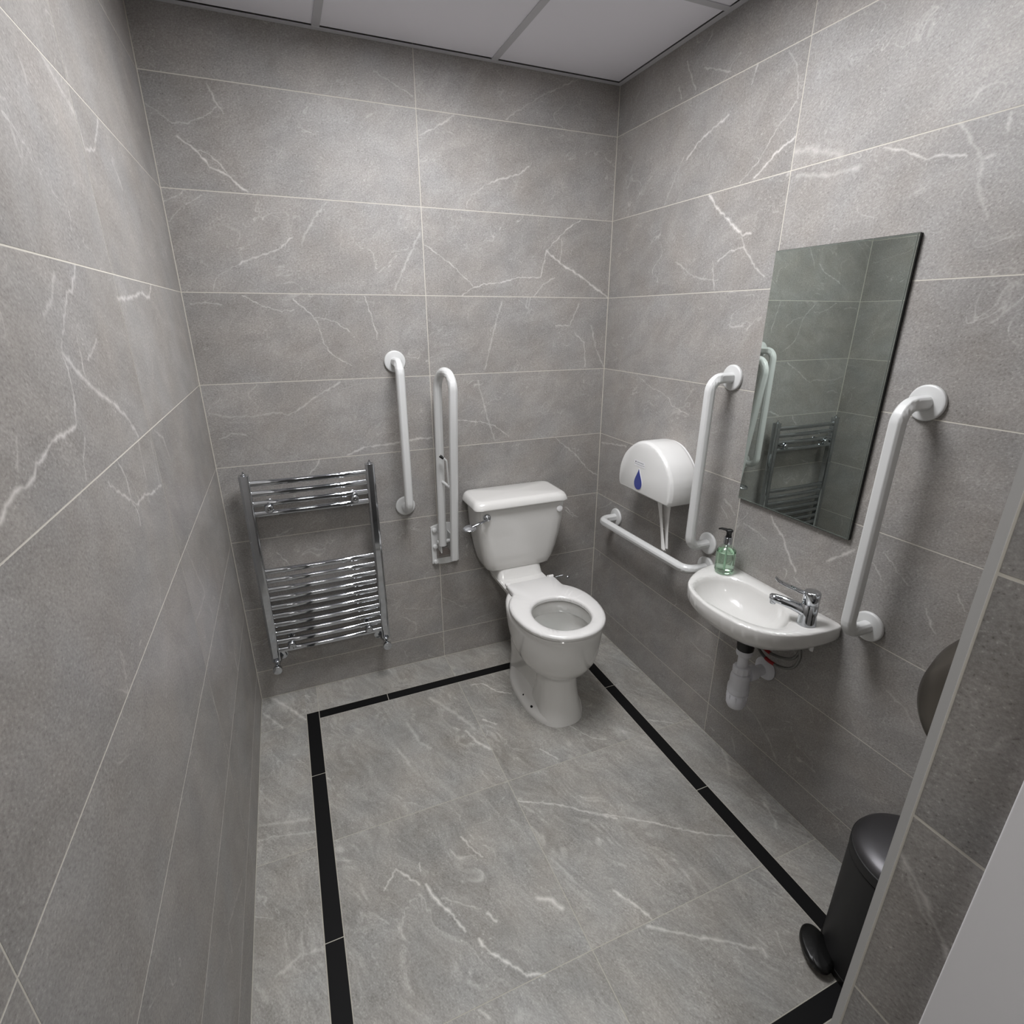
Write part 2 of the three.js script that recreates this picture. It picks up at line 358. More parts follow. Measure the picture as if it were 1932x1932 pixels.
// a tile with its own edges; a = coordinate along the surface, b = up (or along z on the floor)
function addTile(parent, frame, a0, a1, b0, b1, mat, name = 'tile', proud = 0) {
  const w = a1 - a0, h = b1 - b0, geo = new THREE.BoxGeometry(frame.flip ? w : w, h, TH);
  const [A0, A1, B0, B1] = mat.userData.rect ?? [0, 1, 0, 1], uv = geo.attributes.uv, p = geo.attributes.position;
  for (let i = 0; i < p.count; i++) {
    const a = (a0 + a1) / 2 + p.getX(i) * frame.sa, b = (b0 + b1) / 2 + p.getY(i) * frame.sb;
    uv.setXY(i, (a - A0) / (A1 - A0), (b - B0) / (B1 - B0));
  }
  const m = mesh(name, geo, mat, parent);
  const M = new THREE.Matrix4().makeBasis(frame.u, frame.v, frame.n); m.quaternion.setFromRotationMatrix(M);
  m.position.copy(frame.at((a0 + a1) / 2, (b0 + b1) / 2)).addScaledVector(frame.n, -TH / 2 + proud);
  return m;
}
const FR = {
  back: { u: V3(1, 0, 0), v: V3(0, 1, 0), n: V3(0, 0, 1), sa: 1, sb: 1, at: (a, b) => V3(a, b, 0) },
  right: { u: V3(0, 0, 1), v: V3(0, 1, 0), n: V3(-1, 0, 0), sa: 1, sb: 1, at: (a, b) => V3(0, b, a) },
  left: { u: V3(0, 0, -1), v: V3(0, 1, 0), n: V3(1, 0, 0), sa: -1, sb: 1, at: (a, b) => V3(-W, b, a) },
  front: { u: V3(-1, 0, 0), v: V3(0, 1, 0), n: V3(0, 0, -1), sa: -1, sb: 1, at: (a, b) => V3(a, b, D) },
  floor: { u: V3(1, 0, 0), v: V3(0, 0, -1), n: V3(0, 1, 0), sa: 1, sb: -1, at: (a, b) => V3(a, 0, b) },
  reveal: { u: V3(0, 0, 1), v: V3(0, 1, 0), n: V3(-1, 0, 0), sa: 1, sb: 1, at: (a, b) => V3(-0.787, b, a) },
};
function tileGrid(parent, frame, aE, bE, matOf) {
  for (let j = 0; j + 1 < bE.length; j++) for (let i = 0; i + 1 < aE.length; i++)
    addTile(parent, frame, aE[i] + G / 2, aE[i + 1] - G / 2, bE[j] + G / 2, bE[j + 1] - G / 2, matOf(i, j));
}
const rows = [0, ...LEVELS, 2.47];
const texBack = stone({ key: 'B', a0: -W, a1: 0, b0: 0, b1: 2.47, pw: 1366, ph: 2044, aCuts: [-0.825], bCuts: LEVELS, look: WALL });
const texRight = stone({ key: 'R', a0: 0, a1: D, b0: 0, b1: 2.47, pw: 1600, ph: 2044, aCuts: [0.8995, 1.7995], bCuts: LEVELS, look: WALL });
const texReveal = stone({ key: 'J', a0: 1.93, a1: 2.05, b0: 0, b1: 2.12, pw: 116, ph: 2044, aCuts: [], bCuts: LEVELS, look: { ...WALL, speck: 2, grain: 0.07 } });
const LC = [0.852, 1.752];
const texLeftLow = stone({ key: 'L', a0: 0, a1: 2.0, b0: 0, b1: LEVELS[3], pw: 2048, ph: 1069, aCuts: LC, bCuts: LEVELS.slice(0, 3), look: { ...WALL, base: 0.57 } });
const texLeftHigh = stone({ key: 'L', a0: 0, a1: 2.0, b0: LEVELS[3], b1: 2.47, pw: 2048, ph: 1460, aCuts: LC, bCuts: LEVELS.slice(4), look: { ...WALL, base: 0.57 } });
const floorX = [-W, -1.4758, -1.4258, -0.8246, -0.2255, -0.1755, 0], floorZ = [0, 0.175, 0.2225, 0.8214, 1.4115, 1.7094, 1.7594, D + 0.1];
const texFloor = stone({ key: 'F', a0: -W, a1: 0, b0: 0, b1: D + 0.1, pw: 1660, ph: 2044, aCuts: floorX.slice(1, -1), bCuts: floorZ.slice(1, -1), look: FLOOR });
console.log('textures done');

// ------------------------------------------------------------------ the room
const wallBack = structure('wall_back', box(-W - 0.12, 0.12, -0.1, 2.55, -0.12, -RECESS), grout);
tileGrid(wallBack, FR.back, [-W + 0.001, -0.825, -0.001], rows, () => texBack);
const wallRight = structure('wall_right', box(RECESS, 0.12, -0.1, 2.55, 0.0, 2.06), grout);
tileGrid(wallRight, FR.right, [0.001, 0.8995, 1.7995, D], rows, () => texRight);
const wallLeft = structure('wall_left', box(-W - 0.12, -W - RECESS, -0.1, 2.55, 0.0, 2.06), grout);
tileGrid(wallLeft, FR.left, [0.001, ...LC, 2.0], rows, (i, j) => (j < 4 ? texLeftLow : texLeftHigh));
// front wall with the doorway the photograph is taken through
const DOOR_X = -0.787, DOOR_H = 2.1, WT = 2.06;
const wallFront = structure('wall_front', merge(box(DOOR_X + RECESS, 0.12, -0.1, 2.55, D + RECESS, WT), box(-W - 0.12, DOOR_X + TH, DOOR_H, 2.55, D + RECESS, WT)), grout);
tileGrid(wallFront, FR.front, [DOOR_X + 0.009, -0.3, -0.001], rows, () => texBack);
tileGrid(wallFront, FR.front, [-W + 0.001, DOOR_X + 0.009], [DOOR_H, 2.252, 2.47], () => texBack);
for (let j = 0; j + 1 < rows.length; j++) { if (rows[j] > DOOR_H) break; addTile(wallFront, FR.reveal, D + 0.0104, 2.04, rows[j] + 0.002, Math.min(rows[j + 1], DOOR_H) - 0.002, texReveal, 'tile', 0); }
const trimMat = new THREE.MeshStandardMaterial({ color: 0xc9c9c8, roughness: 0.4, metalness: 0.3 });
const trim = structure('trim_1', box(DOOR_X - 0.0012, DOOR_X + 0.008, 0, DOOR_H, D - 0.0012, D + 0.0078), trimMat);

const floor = structure('floor', box(-W - 0.12, 0.12, -0.12, -RECESS, -0.12, D + 0.1), floorGrout);
const bandMats = [0x060607, 0x080809, 0x050506].map((c) => new THREE.MeshPhysicalMaterial({ color: c, roughness: 0.65, specularIntensity: 0.45 }));
{
  const X = floorX, g = G * 0.9;
  const put = (x0, x1, z0, z1) => addTile(floor, FR.floor, x0 + g / 2, x1 - g / 2, z0 + g / 2, z1 - g / 2, texFloor);
  for (const [z0, z1] of [[0.2225, 0.8214], [0.8214, 1.4115], [1.4115, 1.7094]]) {
    put(X[2], X[3], z0, z1); put(X[3], X[4], z0, z1);
    put(X[0], X[1], z0, z1 > 1.6 ? D + 0.1 : z1); put(X[5], X[6], z0, z1 > 1.6 ? D + 0.1 : z1);
  }
  addTile(floor, FR.floor, X[0] + g / 2, X[1] - g / 2, g / 2, 0.2225 - g / 2, texFloor); addTile(floor, FR.floor, X[1] - g / 2, X[2] - g / 2, g / 2, 0.175 - g / 2, texFloor); put(X[5], X[6], 0, 0.2225);
  put(X[2], X[3], 0, 0.175); put(X[3], X[4], 0, 0.175); put(X[4], X[5], 0, 0.175);
  put(X[1], X[3], 1.7594, D + 0.1); put(X[3], X[5], 1.7594, D + 0.1);
  let k = 0; const strip = (x0, x1, z0, z1) => addTile(floor, FR.floor, x0 + g / 2, x1 - g / 2, z0 + g / 2, z1 - g / 2, bandMats[k++ % 3], 'border_tile', 0);
  for (const [z0, z1] of [[0.175, 0.5275], [0.5275, 1.1241], [1.1241, 1.7594]]) strip(X[1], X[2], z0, z1);
  for (const [z0, z1] of [[0.2225, 0.5154], [0.5154, 1.1162], [1.1162, 1.7094]]) strip(X[4], X[5], z0, z1);
  for (const [x0, x1] of [[X[2], -1.1392], [-1.1392, -0.5405], [-0.5405, X[5]]]) strip(x0, x1, 0.175, 0.2225);
  for (const [x0, x1] of [[X[2], -0.8246], [-0.8246, X[5]]]) strip(x0, x1, 1.7094, 1.7594);
}
// suspended ceiling: grid, tiles, wall angle, one light panel
const voidMat = new THREE.MeshStandardMaterial({ color: 0x3a3a3c, roughness: 1 });
const ceilTile = new THREE.MeshStandardMaterial({ color: 0xefeef5, roughness: 0.95 });
const gridMat = new THREE.MeshStandardMaterial({ color: 0xc4c4c8, roughness: 0.5 });
const ceiling = structure('ceiling', box(-W - 0.12, 0.12, 2.5, 2.55, -0.12, WT), voidMat);
{
  const cx = [-W, -1.137, -0.537, 0], cz = [0, 0.593, 1.193, 1.793, D];
  for (let i = 0; i < 3; i++) for (let j = 0; j < 4; j++) {
    if (i === 1 && j === 1) continue;
    const e = (lo) => (lo ? 0.019 : 0.012);
    const tx0 = cx[i] + e(i === 0), tx1 = cx[i + 1] - e(i === 2), tz0 = cz[j] + e(j === 0), tz1 = cz[j + 1] - e(j === 3);
    mesh('ceiling_tile', box(tx0 + (i === 0 ? 0.006 : 0), tx1 - (i === 2 ? 0.004 : 0), H + 0.003, H + 0.015, tz0 + (j === 0 ? 0.006 : 0), tz1 - (j === 3 ? 0.004 : 0)), ceilTile, ceiling);
  }
  for (const x of [cx[1], cx[2]]) mesh('grid_bar', box(x - 0.012, x + 0.012, H, H + 0.03, 0.002, D - 0.002), gridMat, ceiling);
  for (const z of [cz[1], cz[2], cz[3]]) for (let i = 0; i < 3; i++) mesh('grid_bar', box(cx[i] + (i ? 0.012 : 0.002), cx[i + 1] - (i < 2 ? 0.012 : 0.002), H + 0.0004, H + 0.03, z - 0.012, z + 0.012), gridMat, ceiling);
  const ang = (g) => mesh('wall_angle', g, gridMat, ceiling);
  ang(box(-W, 0, H - 0.001, H + 0.0015, 0, 0.019)); ang(box(-W, 0, H - 0.001, H + 0.0015, D - 0.019, D));
  ang(box(-W, -W + 0.019, H - 0.001, H + 0.0015, 0.019, D - 0.019)); ang(box(-0.019, 0, H - 0.001, H + 0.0015, 0.019, D - 0.019));
  const lp = thing('ceiling_light', 'square white LED panel set in the ceiling grid above the room', 'light', [(PANEL.x0 + PANEL.x1) / 2, PANEL.y, (PANEL.z0 + PANEL.z1) / 2]);
  const fy = H + 0.001 - PANEL.y;
  const w = (PANEL.x1 - PANEL.x0) / 2;
  mesh('frame', merge(box(-w, w, fy, 0.012, -w, -w + 0.008), box(-w, w, fy, 0.012, w - 0.008, w), box(-w, -w + 0.008, fy, 0.012, -w + 0.008, w - 0.008), box(w - 0.008, w, fy, 0.012, -w + 0.008, w - 0.008)), gridMat, lp);
  mesh('diffuser', box(-w + 0.008, w - 0.008, 0.003, 0.01, -w + 0.008, w - 0.008), new THREE.MeshStandardMaterial({ color: 0xffffff, roughness: 0.6, emissive: 0xfffaf4, emissiveIntensity: 1.0 }), lp);
}
// white door lining on the hall side of the wall
const doorPaint = new THREE.MeshStandardMaterial({ color: 0xe9e8ea, roughness: 0.5 });
const lining = structure('door_1', merge(box(-0.81, -0.70, 0, 2.16, 2.019, 2.15, 0.002), box(-W - 0.05, -0.81, 2.09, 2.16, 2.019, 2.15, 0.002)), doorPaint);
// the hall behind the camera
const hallPaint = new THREE.MeshStandardMaterial({ color: 0x6d6b69, roughness: 0.9 });
const hallFloor = new THREE.MeshStandardMaterial({ color: 0x4a4947, roughness: 0.6 });
structure('floor_hall', box(-3.2, 0.9, -0.12, -0.002, D + 0.1, 4.0), hallFloor);
structure('ceiling_hall', box(-3.2, 0.9, HALL.y + 0.01, HALL.y + 0.1, WT, 4.0), hallPaint);
structure('wall_hall', merge(box(-3.2, 0.9, -0.1, 2.5, 4.0, 4.1), box(-3.3, -3.2, -0.1, 2.5, WT, 4.1), box(0.9, 1.0, -0.1, 2.5, WT, 4.1), box(-3.3, -W - 0.05, -0.1, 2.55, WT, WT + 0.02), box(-0.70, 1.0, -0.1, 2.55, WT, WT + 0.02), box(-W - 0.05, -0.70, 2.16, 2.55, WT, WT + 0.02)), hallPaint);
{
  const lp = thing('hall_light', 'long narrow ceiling light panel in the hall outside the door', 'light', [HALL.x, HALL.y, HALL.z]);
  const w = HALL.w / 2, l = HALL.l / 2;
  mesh('frame', merge(box(-w - 0.015, w + 0.015, -0.004, 0.01, -l - 0.015, -l), box(-w - 0.015, w + 0.015, -0.004, 0.01, l, l + 0.015), box(-w - 0.015, -w, -0.004, 0.01, -l, l), box(w, w + 0.015, -0.004, 0.01, -l, l)), gridMat, lp);
  mesh('diffuser', box(-w, w, 0, 0.008, -l, l), new THREE.MeshStandardMaterial({ color: 0xffffff, emissive: 0xfffdfb, emissiveIntensity: 1.0 }), lp);
}

// ------------------------------------------------------------------ materials of the fittings
const ceramic = new THREE.MeshPhysicalMaterial({ color: 0xdad9d6, roughness: 0.22, clearcoat: 0.6, clearcoatRoughness: 0.08 });
const seatPlastic = new THREE.MeshPhysicalMaterial({ color: 0xdedddb, roughness: 0.28, clearcoat: 0.4, clearcoatRoughness: 0.12 });
const coated = new THREE.MeshPhysicalMaterial({ color: 0xd2d3d2, roughness: 0.38, clearcoat: 0.3, clearcoatRoughness: 0.2 });
const whitePlastic = new THREE.MeshStandardMaterial({ color: 0xe8e8e8, roughness: 0.4 });
const pipePlastic = new THREE.MeshStandardMaterial({ color: 0xdcdde2, roughness: 0.5 });
const chrome = new THREE.MeshStandardMaterial({ color: 0xc2c5c9, roughness: 0.07, metalness: 1 });
const blackPlastic = new THREE.MeshStandardMaterial({ color: 0x060606, roughness: 0.4 });
const hole = new THREE.MeshStandardMaterial({ color: 0x030303, roughness: 1 });

// ------------------------------------------------------------------ toilet
const CX = -0.49;
function egg(y, hw, z0, z1, zm, e = 2.15, n = 72, cx = CX) {   // plan outline: half width, back z, front z, z of widest point
  const r = [];
  for (let k = 0; k < n; k++) {
    const t = k / n * Math.PI * 2, c = Math.cos(t), s = Math.sin(t), q = (v) => Math.sign(v) * Math.abs(v) ** (2 / e);
    r.push(V3(cx + hw * q(c), y, zm - (s > 0 ? zm - z0 : z1 - zm) * q(s)));
  }
  return r;
}
function rect(y, hw, z0, z1, rad, n = 72, cx = CX) {          // rounded rectangle with the same order as egg()
  const hz = (z1 - z0) / 2, cz = (z0 + z1) / 2, r = [];
  for (let k = 0; k < n; k++) {
    const t = k / n * Math.PI * 2, c = Math.cos(t), s = Math.sin(t), rr = Math.min(rad, hw, hz);
    const kx = hw - rr, kz = hz - rr, m = Math.max(Math.abs(c) / hw, Math.abs(s) / hz); let x = c / m, z = -s / m;
    if (Math.abs(x) > kx && Math.abs(z) > kz) { const dx = Math.abs(x) - kx, dz = Math.abs(z) - kz, a = Math.atan2(dz, dx); x = Math.sign(x) * (kx + rr * Math.cos(a)); z = Math.sign(z) * (kz + rr * Math.sin(a)); }
    r.push(V3(cx + x, y, cz + z));
  }
  return r;
}
const toilet = thing('toilet', 'white ceramic close-coupled toilet with open seat and chrome lever against the tiled wall', 'toilet', [0, 0, 0]);
{
  // bowl, outside from below to the rim, over the rim and down inside
  const bowl = loft([
    egg(0.222, 0.066, 0.42, 0.640, 0.54), egg(0.225, 0.092, 0.39, 0.655, 0.535), egg(0.233, 0.112, 0.365, 0.668, 0.53), egg(0.252, 0.134, 0.33, 0.688, 0.525), egg(0.285, 0.153, 0.29, 0.706, 0.52), egg(0.325, 0.166, 0.26, 0.718, 0.515),
    egg(0.37, 0.171, 0.24, 0.724, 0.51), egg(0.42, 0.176, 0.23, 0.730, 0.51), egg(0.443, 0.176, 0.23, 0.730, 0.51), egg(0.449, 0.173, 0.233, 0.727, 0.51), egg(0.452, 0.165, 0.24, 0.720, 0.51),
    egg(0.452, 0.126, 0.43, 0.700, 0.57), egg(0.448, 0.120, 0.437, 0.695, 0.57), egg(0.405, 0.119, 0.438, 0.694, 0.57), egg(0.400, 0.122, 0.434, 0.697, 0.57), egg(0.393, 0.137, 0.42, 0.705, 0.57),
    egg(0.36, 0.136, 0.415, 0.702, 0.565), egg(0.31, 0.122, 0.40, 0.685, 0.55), egg(0.275, 0.100, 0.385, 0.65, 0.52), egg(0.252, 0.072, 0.37, 0.60, 0.48), egg(0.243, 0.045, 0.385, 0.54, 0.455)],
    { crease: 0.75 });
  // pedestal: front column, rear outlet body, foot with screw flanges
  const column = loft([rect(0, 0.098, 0.42, 0.662, 0.085), rect(0.03, 0.094, 0.42, 0.657, 0.085), rect(0.08, 0.085, 0.44, 0.643, 0.08), rect(0.14, 0.079, 0.455, 0.632, 0.075), rect(0.235, 0.074, 0.46, 0.624, 0.07)]);
  const rear = loft([rect(0, 0.082, 0.2, 0.56, 0.03), rect(0.1, 0.072, 0.2, 0.56, 0.03), rect(0.2, 0.072, 0.19, 0.52, 0.03), rect(0.24, 0.072, 0.18, 0.42, 0.03), rect(0.3, 0.07, 0.16, 0.36, 0.03), rect(0.43, 0.065, 0.1, 0.33, 0.03)]);
  const foot = loft([egg(0, 0.126, 0.19, 0.66, 0.45, 2.4), egg(0.012, 0.126, 0.19, 0.66, 0.45, 2.4), egg(0.028, 0.120, 0.195, 0.655, 0.45, 2.4), egg(0.042, 0.104, 0.2, 0.64, 0.45, 2.3), egg(0.075, 0.070, 0.21, 0.6, 0.45, 2.2)]);
  const deck = loft([rect(0.415, 0.085, 0.04, 0.33, 0.05), rect(0.426, 0.106, 0.02, 0.36, 0.05), rect(0.446, 0.111, 0.02, 0.37, 0.05), rect(0.4515, 0.106, 0.025, 0.37, 0.05)]);
  const riser = loft([rect(0.445, 0.110, 0.02, 0.19, 0.03), rect(0.465, 0.108, 0.02, 0.172, 0.025), rect(0.50, 0.106, 0.02, 0.16, 0.025)]);
  mesh('pan', merge(bowl, column, rear, foot, deck, riser), ceramic, toilet);
  for (const z of [0.455, 0.535]) mesh('screw_hole', new THREE.SphereGeometry(0.0055, 12, 8).scale(1, 0.8, 1.2).translate(CX - 0.109, 0.0335, z), hole, toilet);
  mesh('water', new THREE.CylinderGeometry(0.06, 0.06, 0.003, 32).scale(0.85, 1, 1.35).translate(CX, 0.2475, 0.465), new THREE.MeshPhysicalMaterial({ color: 0xdfe6e4, roughness: 0.02, transmission: 0.0, clearcoat: 1 }), toilet);
  // seat ring
  const SC = V3(CX, 0, 0.53), radial = (ring) => (th) => {       // distance from SC to a closed ring in a direction
    let best = 0; const c = Math.cos(th), q = Math.sin(th);
    for (let i = 0; i < ring.length; i++) {
      const a = ring[i], b = ring[(i + 1) % ring.length], ax = a.x - SC.x, az = a.z - SC.z, ex = b.x - a.x, ez = b.z - a.z, den = c * ez - q * ex; if (Math.abs(den) < 1e-12) continue;
      const r = (ax * ez - az * ex) / den, k = (ax * q - az * c) / den; if (r > 0 && k >= -1e-9 && k <= 1 + 1e-9) best = Math.max(best, r);
    } return best;
  };
  const rE = radial(egg(0, 0.181, 0.315, 0.743, 0.515, 2.2, 160)), rB = radial(rect(0, 0.116, 0.262, 0.45, 0.02, 160)), rI = radial(egg(0, 0.112, 0.443, 0.688, 0.568, 2.15, 160)), SN = 144;
  const ringOf = (y, f) => Array.from({ length: SN }, (_, k) => { const th = -k / SN * Math.PI * 2, r = f(th); return V3(SC.x + r * Math.cos(th), y, SC.z + r * Math.sin(th)); });
  const rO = (th) => { const a = rE(th), b = rB(th), k = 0.012; const h = Math.max(k - Math.abs(a - b), 0) / k; return Math.max(a, b) + h * h * k / 4; };
  const S = (y, d) => ringOf(y, (th) => rO(th) - d), I = (y, d) => ringOf(y, (th) => rI(th) + d);
  const seat = loft([I(0.457, 0.004), S(0.457, 0.006), S(0.461, 0.001), S(0.469, 0), S(0.476, 0.004), S(0.480, 0.013), I(0.480, 0.016), I(0.477, 0.006), I(0.470, 0.001), I(0.461, 0), I(0.457, 0.004)], { closeStart: false, closeEnd: false, crease: 1.0 });
  const st = mesh('seat', seat, seatPlastic, toilet);
  const hingeMat = new THREE.MeshStandardMaterial({ color: 0xdddcda, roughness: 0.35 });
  for (const s of [-1, 1]) {
    const hx = CX + s * 0.098;
    mesh('hinge', merge(cyl(V3(hx + s * 0.006 - 0.012, 0.475, 0.266), V3(hx + s * 0.006 + 0.012, 0.475, 0.266), 0.0072, 16, 0.0072, 0.001), cyl(V3(hx, 0.453, 0.256), V3(hx, 0.474, 0.256), 0.009, 16, 0.008, 0.001)), hingeMat, st);
  }
  mesh('hinge_bolt', merge(cyl(V3(-0.372, 0.476, 0.285), V3(-0.335, 0.478, 0.285), 0.005, 12), new THREE.SphereGeometry(0.007, 12, 8).translate(-0.318, 0.474, 0.3)), chrome, st);
  // cistern: tapered tank with belly, lid on top
  const tank = loft([rect(0.487, 0.128, 0.012, 0.13, 0.03), rect(0.490, 0.145, 0.006, 0.152, 0.034), rect(0.500, 0.155, 0.004, 0.164, 0.034), rect(0.53, 0.167, 0.004, 0.172, 0.034), rect(0.58, 0.180, 0.004, 0.180, 0.034), rect(0.65, 0.192, 0.004, 0.190, 0.032), rect(0.72, 0.199, 0.004, 0.197, 0.03), rect(0.81, 0.203, 0.004, 0.203, 0.028)]);
  mesh('cistern', tank, ceramic, toilet);
  const LX = -0.4965;
  const lid = loft([rect(0.806, 0.216, 0.003, 0.214, 0.03, 96, LX), rect(0.809, 0.2205, 0.002, 0.2185, 0.032, 96, LX), rect(0.814, 0.2205, 0.002, 0.2185, 0.032, 96, LX), rect(0.829, 0.215, 0.003, 0.213, 0.032, 96, LX), rect(0.837, 0.210, 0.004, 0.207, 0.032, 96, LX), rect(0.8425, 0.202, 0.007, 0.198, 0.03, 96, LX), rect(0.844, 0.192, 0.012, 0.188, 0.028, 96, LX)], { crease: 1.0 });
  mesh('cistern_lid', lid, ceramic, toilet);
  mesh('cover_plug', cyl(V3(-0.318, 0.768, 0.196), V3(-0.318, 0.768, 0.207), 0.0145, 28, 0.0145, 0.003), whitePlastic, toilet);
  const px = -0.662, py = 0.773, pz = 0.201;
  const lever = mesh('flush_lever', merge(
    aim(lathe([[0, 0.016], [0.007, 0.015], [0.0135, 0.010], [0.0165, 0.004], [0.017, 0], [0, 0]], 32), V3(px, py, pz), V3(px, py, pz + 1)),
    sweep(fillet([V3(px, py, pz + 0.014), V3(px - 0.012, py - 0.003, pz + 0.020), V3(px - 0.03, py - 0.008, pz + 0.022), V3(px - 0.075, py - 0.02, pz + 0.026)], 0.012), (t) => [0.0048, 0.0058], 14)), chrome, toilet);
  mesh('paddle', aim(lathe([[0, -0.004], [0.016, -0.0035], [0.0195, -0.001], [0.0195, 0.001], [0.017, 0.0028], [0, 0.004]], 32).scale(1.5, 1.3, 1.15), V3(px - 0.086, py - 0.024, pz + 0.028), V3(px - 0.086 - 0.1, py + 1, pz + 0.35)), chrome, lever);
}

// ------------------------------------------------------------------ grab bars
const BAR_R = 0.0175, OFF = 0.092;
function flange(at, n) {
  const g = lathe([[0, 0], [0.0405, 0], [0.0415, 0.002], [0.0415, 0.0075], [0.040, 0.0095], [0.036, 0.0108], [0.0205, 0.0115], [0.0195, 0.0115], [0, 0.0115]], 56);
  return aim(g, at, at.clone().add(n));
}
function grabBar(label, A, B, n) {
  const t = thing('grab_bar', label, 'grab bar', [A.x, A.y, A.z]);
  const o = (p) => p.clone().sub(A), a1 = A.clone().addScaledVector(n, OFF), b1 = B.clone().addScaledVector(n, OFF);
  mesh('rail', sweep(fillet([o(A.clone().addScaledVector(n, 0.004)), o(a1), o(b1), o(B.clone().addScaledVector(n, 0.004))], 0.056, 14), BAR_R, 28), coated, t);
  for (const p of [A, B]) mesh('wall_flange', flange(o(p), n), coated, t);
  return t;
}
const NZ = V3(0, 0, 1), NX = V3(-1, 0, 0);
grabBar('white upright grab bar on the wall between the towel radiator and the folding rail', V3(-0.964, 1.406, 0), V3(-0.964, 0.806, 0), NZ);
grabBar('white upright grab bar beside the paper dispenser, left of the mirror', V3(0, 1.381, 0.795), V3(0, 0.781, 0.787), NX);
grabBar('white upright grab bar on the door side of the mirror and basin', V3(0, 1.382, 1.401), V3(0, 0.783, 1.402), NX);
grabBar('white level grab bar under the paper dispenser beside the toilet', V3(0, 0.676, 0.186), V3(0, 0.686, 0.793), NX);

// hinged drop-down rail, folded up
{
  const t = thing('folding_rail', 'white double-tube support rail folded up on a bolted wall plate beside the cistern', 'support rail', [-0.797, 0.6, 0]);
  const L = (x, y, z) => V3(x + 0.797, y - 0.6, z);
  const plate = new THREE.Shape(); // arched plate
  const pw = 0.0615, y0 = -0.093, y1 = 0.088;
  plate.moveTo(-pw, y0 + 0.004); plate.quadraticCurveTo(0, y0 - 0.012, pw, y0 + 0.004); plate.lineTo(pw, y1); plate.quadraticCurveTo(0, y1 + 0.026, -pw, y1); plate.closePath();
  const pg = new THREE.ExtrudeGeometry(plate, { depth: 0.005, bevelEnabled: true, bevelThickness: 0.0015, bevelSize: 0.0015, bevelSegments: 2, curveSegments: 16 }).translate(0, 0, 0.0015);
  mesh('wall_plate', pg, coated, t);
  const sticker = document.createElement('canvas'); sticker.width = 128; sticker.height = 96; const c = sticker.getContext('2d');
  c.fillStyle = '#8b8784'; c.fillRect(0, 0, 128, 96); c.fillStyle = '#3c3a3a';
  for (const [x, y, w] of [[18, 22, 62], [78, 10, 42]]) for (let i = 0; i < w; i += 6) c.fillRect(x + i, y - i * 0.06, 4.2, 5);
  c.fillStyle = '#7a5b56'; for (let r = 0; r < 4; r++) for (let i = 0; i < 84; i += 5) c.fillRect(14 + i, 40 + r * 12 - i * 0.08, 3.4, 3.4);
  const st = new THREE.CanvasTexture(sticker); st.colorSpace = THREE.SRGBColorSpace;
  mesh('rating_label', new THREE.PlaneGeometry(0.088, 0.07).translate(0.002, -0.032, 0.0085), new THREE.MeshStandardMaterial({ map: st, roughness: 0.35 }), t);
  for (const x of [-0.047, 0.047]) for (const y of [0.074, -0.006, -0.081]) mesh('bolt_cap', lathe([[0, 0.011], [0.0075, 0.0105], [0.0105, 0.008], [0.0112, 0.004], [0.0112, 0]], 24).rotateX(Math.PI / 2).translate(x, y, 0.0078), coated, t);
  mesh('hinge_bracket', merge(box(-0.034, -0.029, -0.02, 0.066, 0.008, 0.062, 0.001), box(0.012, 0.017, -0.02, 0.066, 0.008, 0.062, 0.001), cyl(V3(-0.045, 0.03, 0.045), V3(0.026, 0.03, 0.045), 0.008, 18, 0.008, 0.001)), coated, t);
  const inner = [L(-0.822, 0.618, 0.058), L(-0.8195, 1.30, 0.088)], outer = [L(-0.793, 1.31, 0.212), L(-0.79, 0.575, 0.128)];
  const arc = []; const a = inner[1], b = outer[0], mid = a.clone().add(b).multiplyScalar(0.5), ha = a.clone().sub(mid);
  for (let k = 0; k <= 24; k++) { const f = k / 24 * Math.PI; arc.push(mid.clone().addScaledVector(ha, Math.cos(f)).add(V3(0, Math.sin(f) * 0.068, 0))); }
  const pts = [inner[0], ...[0.25, 0.5, 0.75].map((f) => inner[0].clone().lerp(inner[1], f)), ...arc, ...[0.25, 0.5, 0.75].map((f) => outer[0].clone().lerp(outer[1], f)), outer[1]];
  mesh('rail', sweep(pts, BAR_R, 28), coated, t);
  mesh('paper_peg', merge(cyl(L(-0.819, 0.92, 0.07), L(-0.794, 0.905, 0.175), 0.0065, 14), sweep(fillet([L(-0.803, 0.912, 0.135), L(-0.808, 1.02, 0.132), L(-0.822, 1.035, 0.125)], 0.012), 0.004, 12)), coated, t);
  mesh('peg_tip', cyl(L(-0.818, 1.029, 0.126), L(-0.832, 1.04, 0.12), 0.0062, 14, 0.0062, 0.001), blackPlastic, t);
}

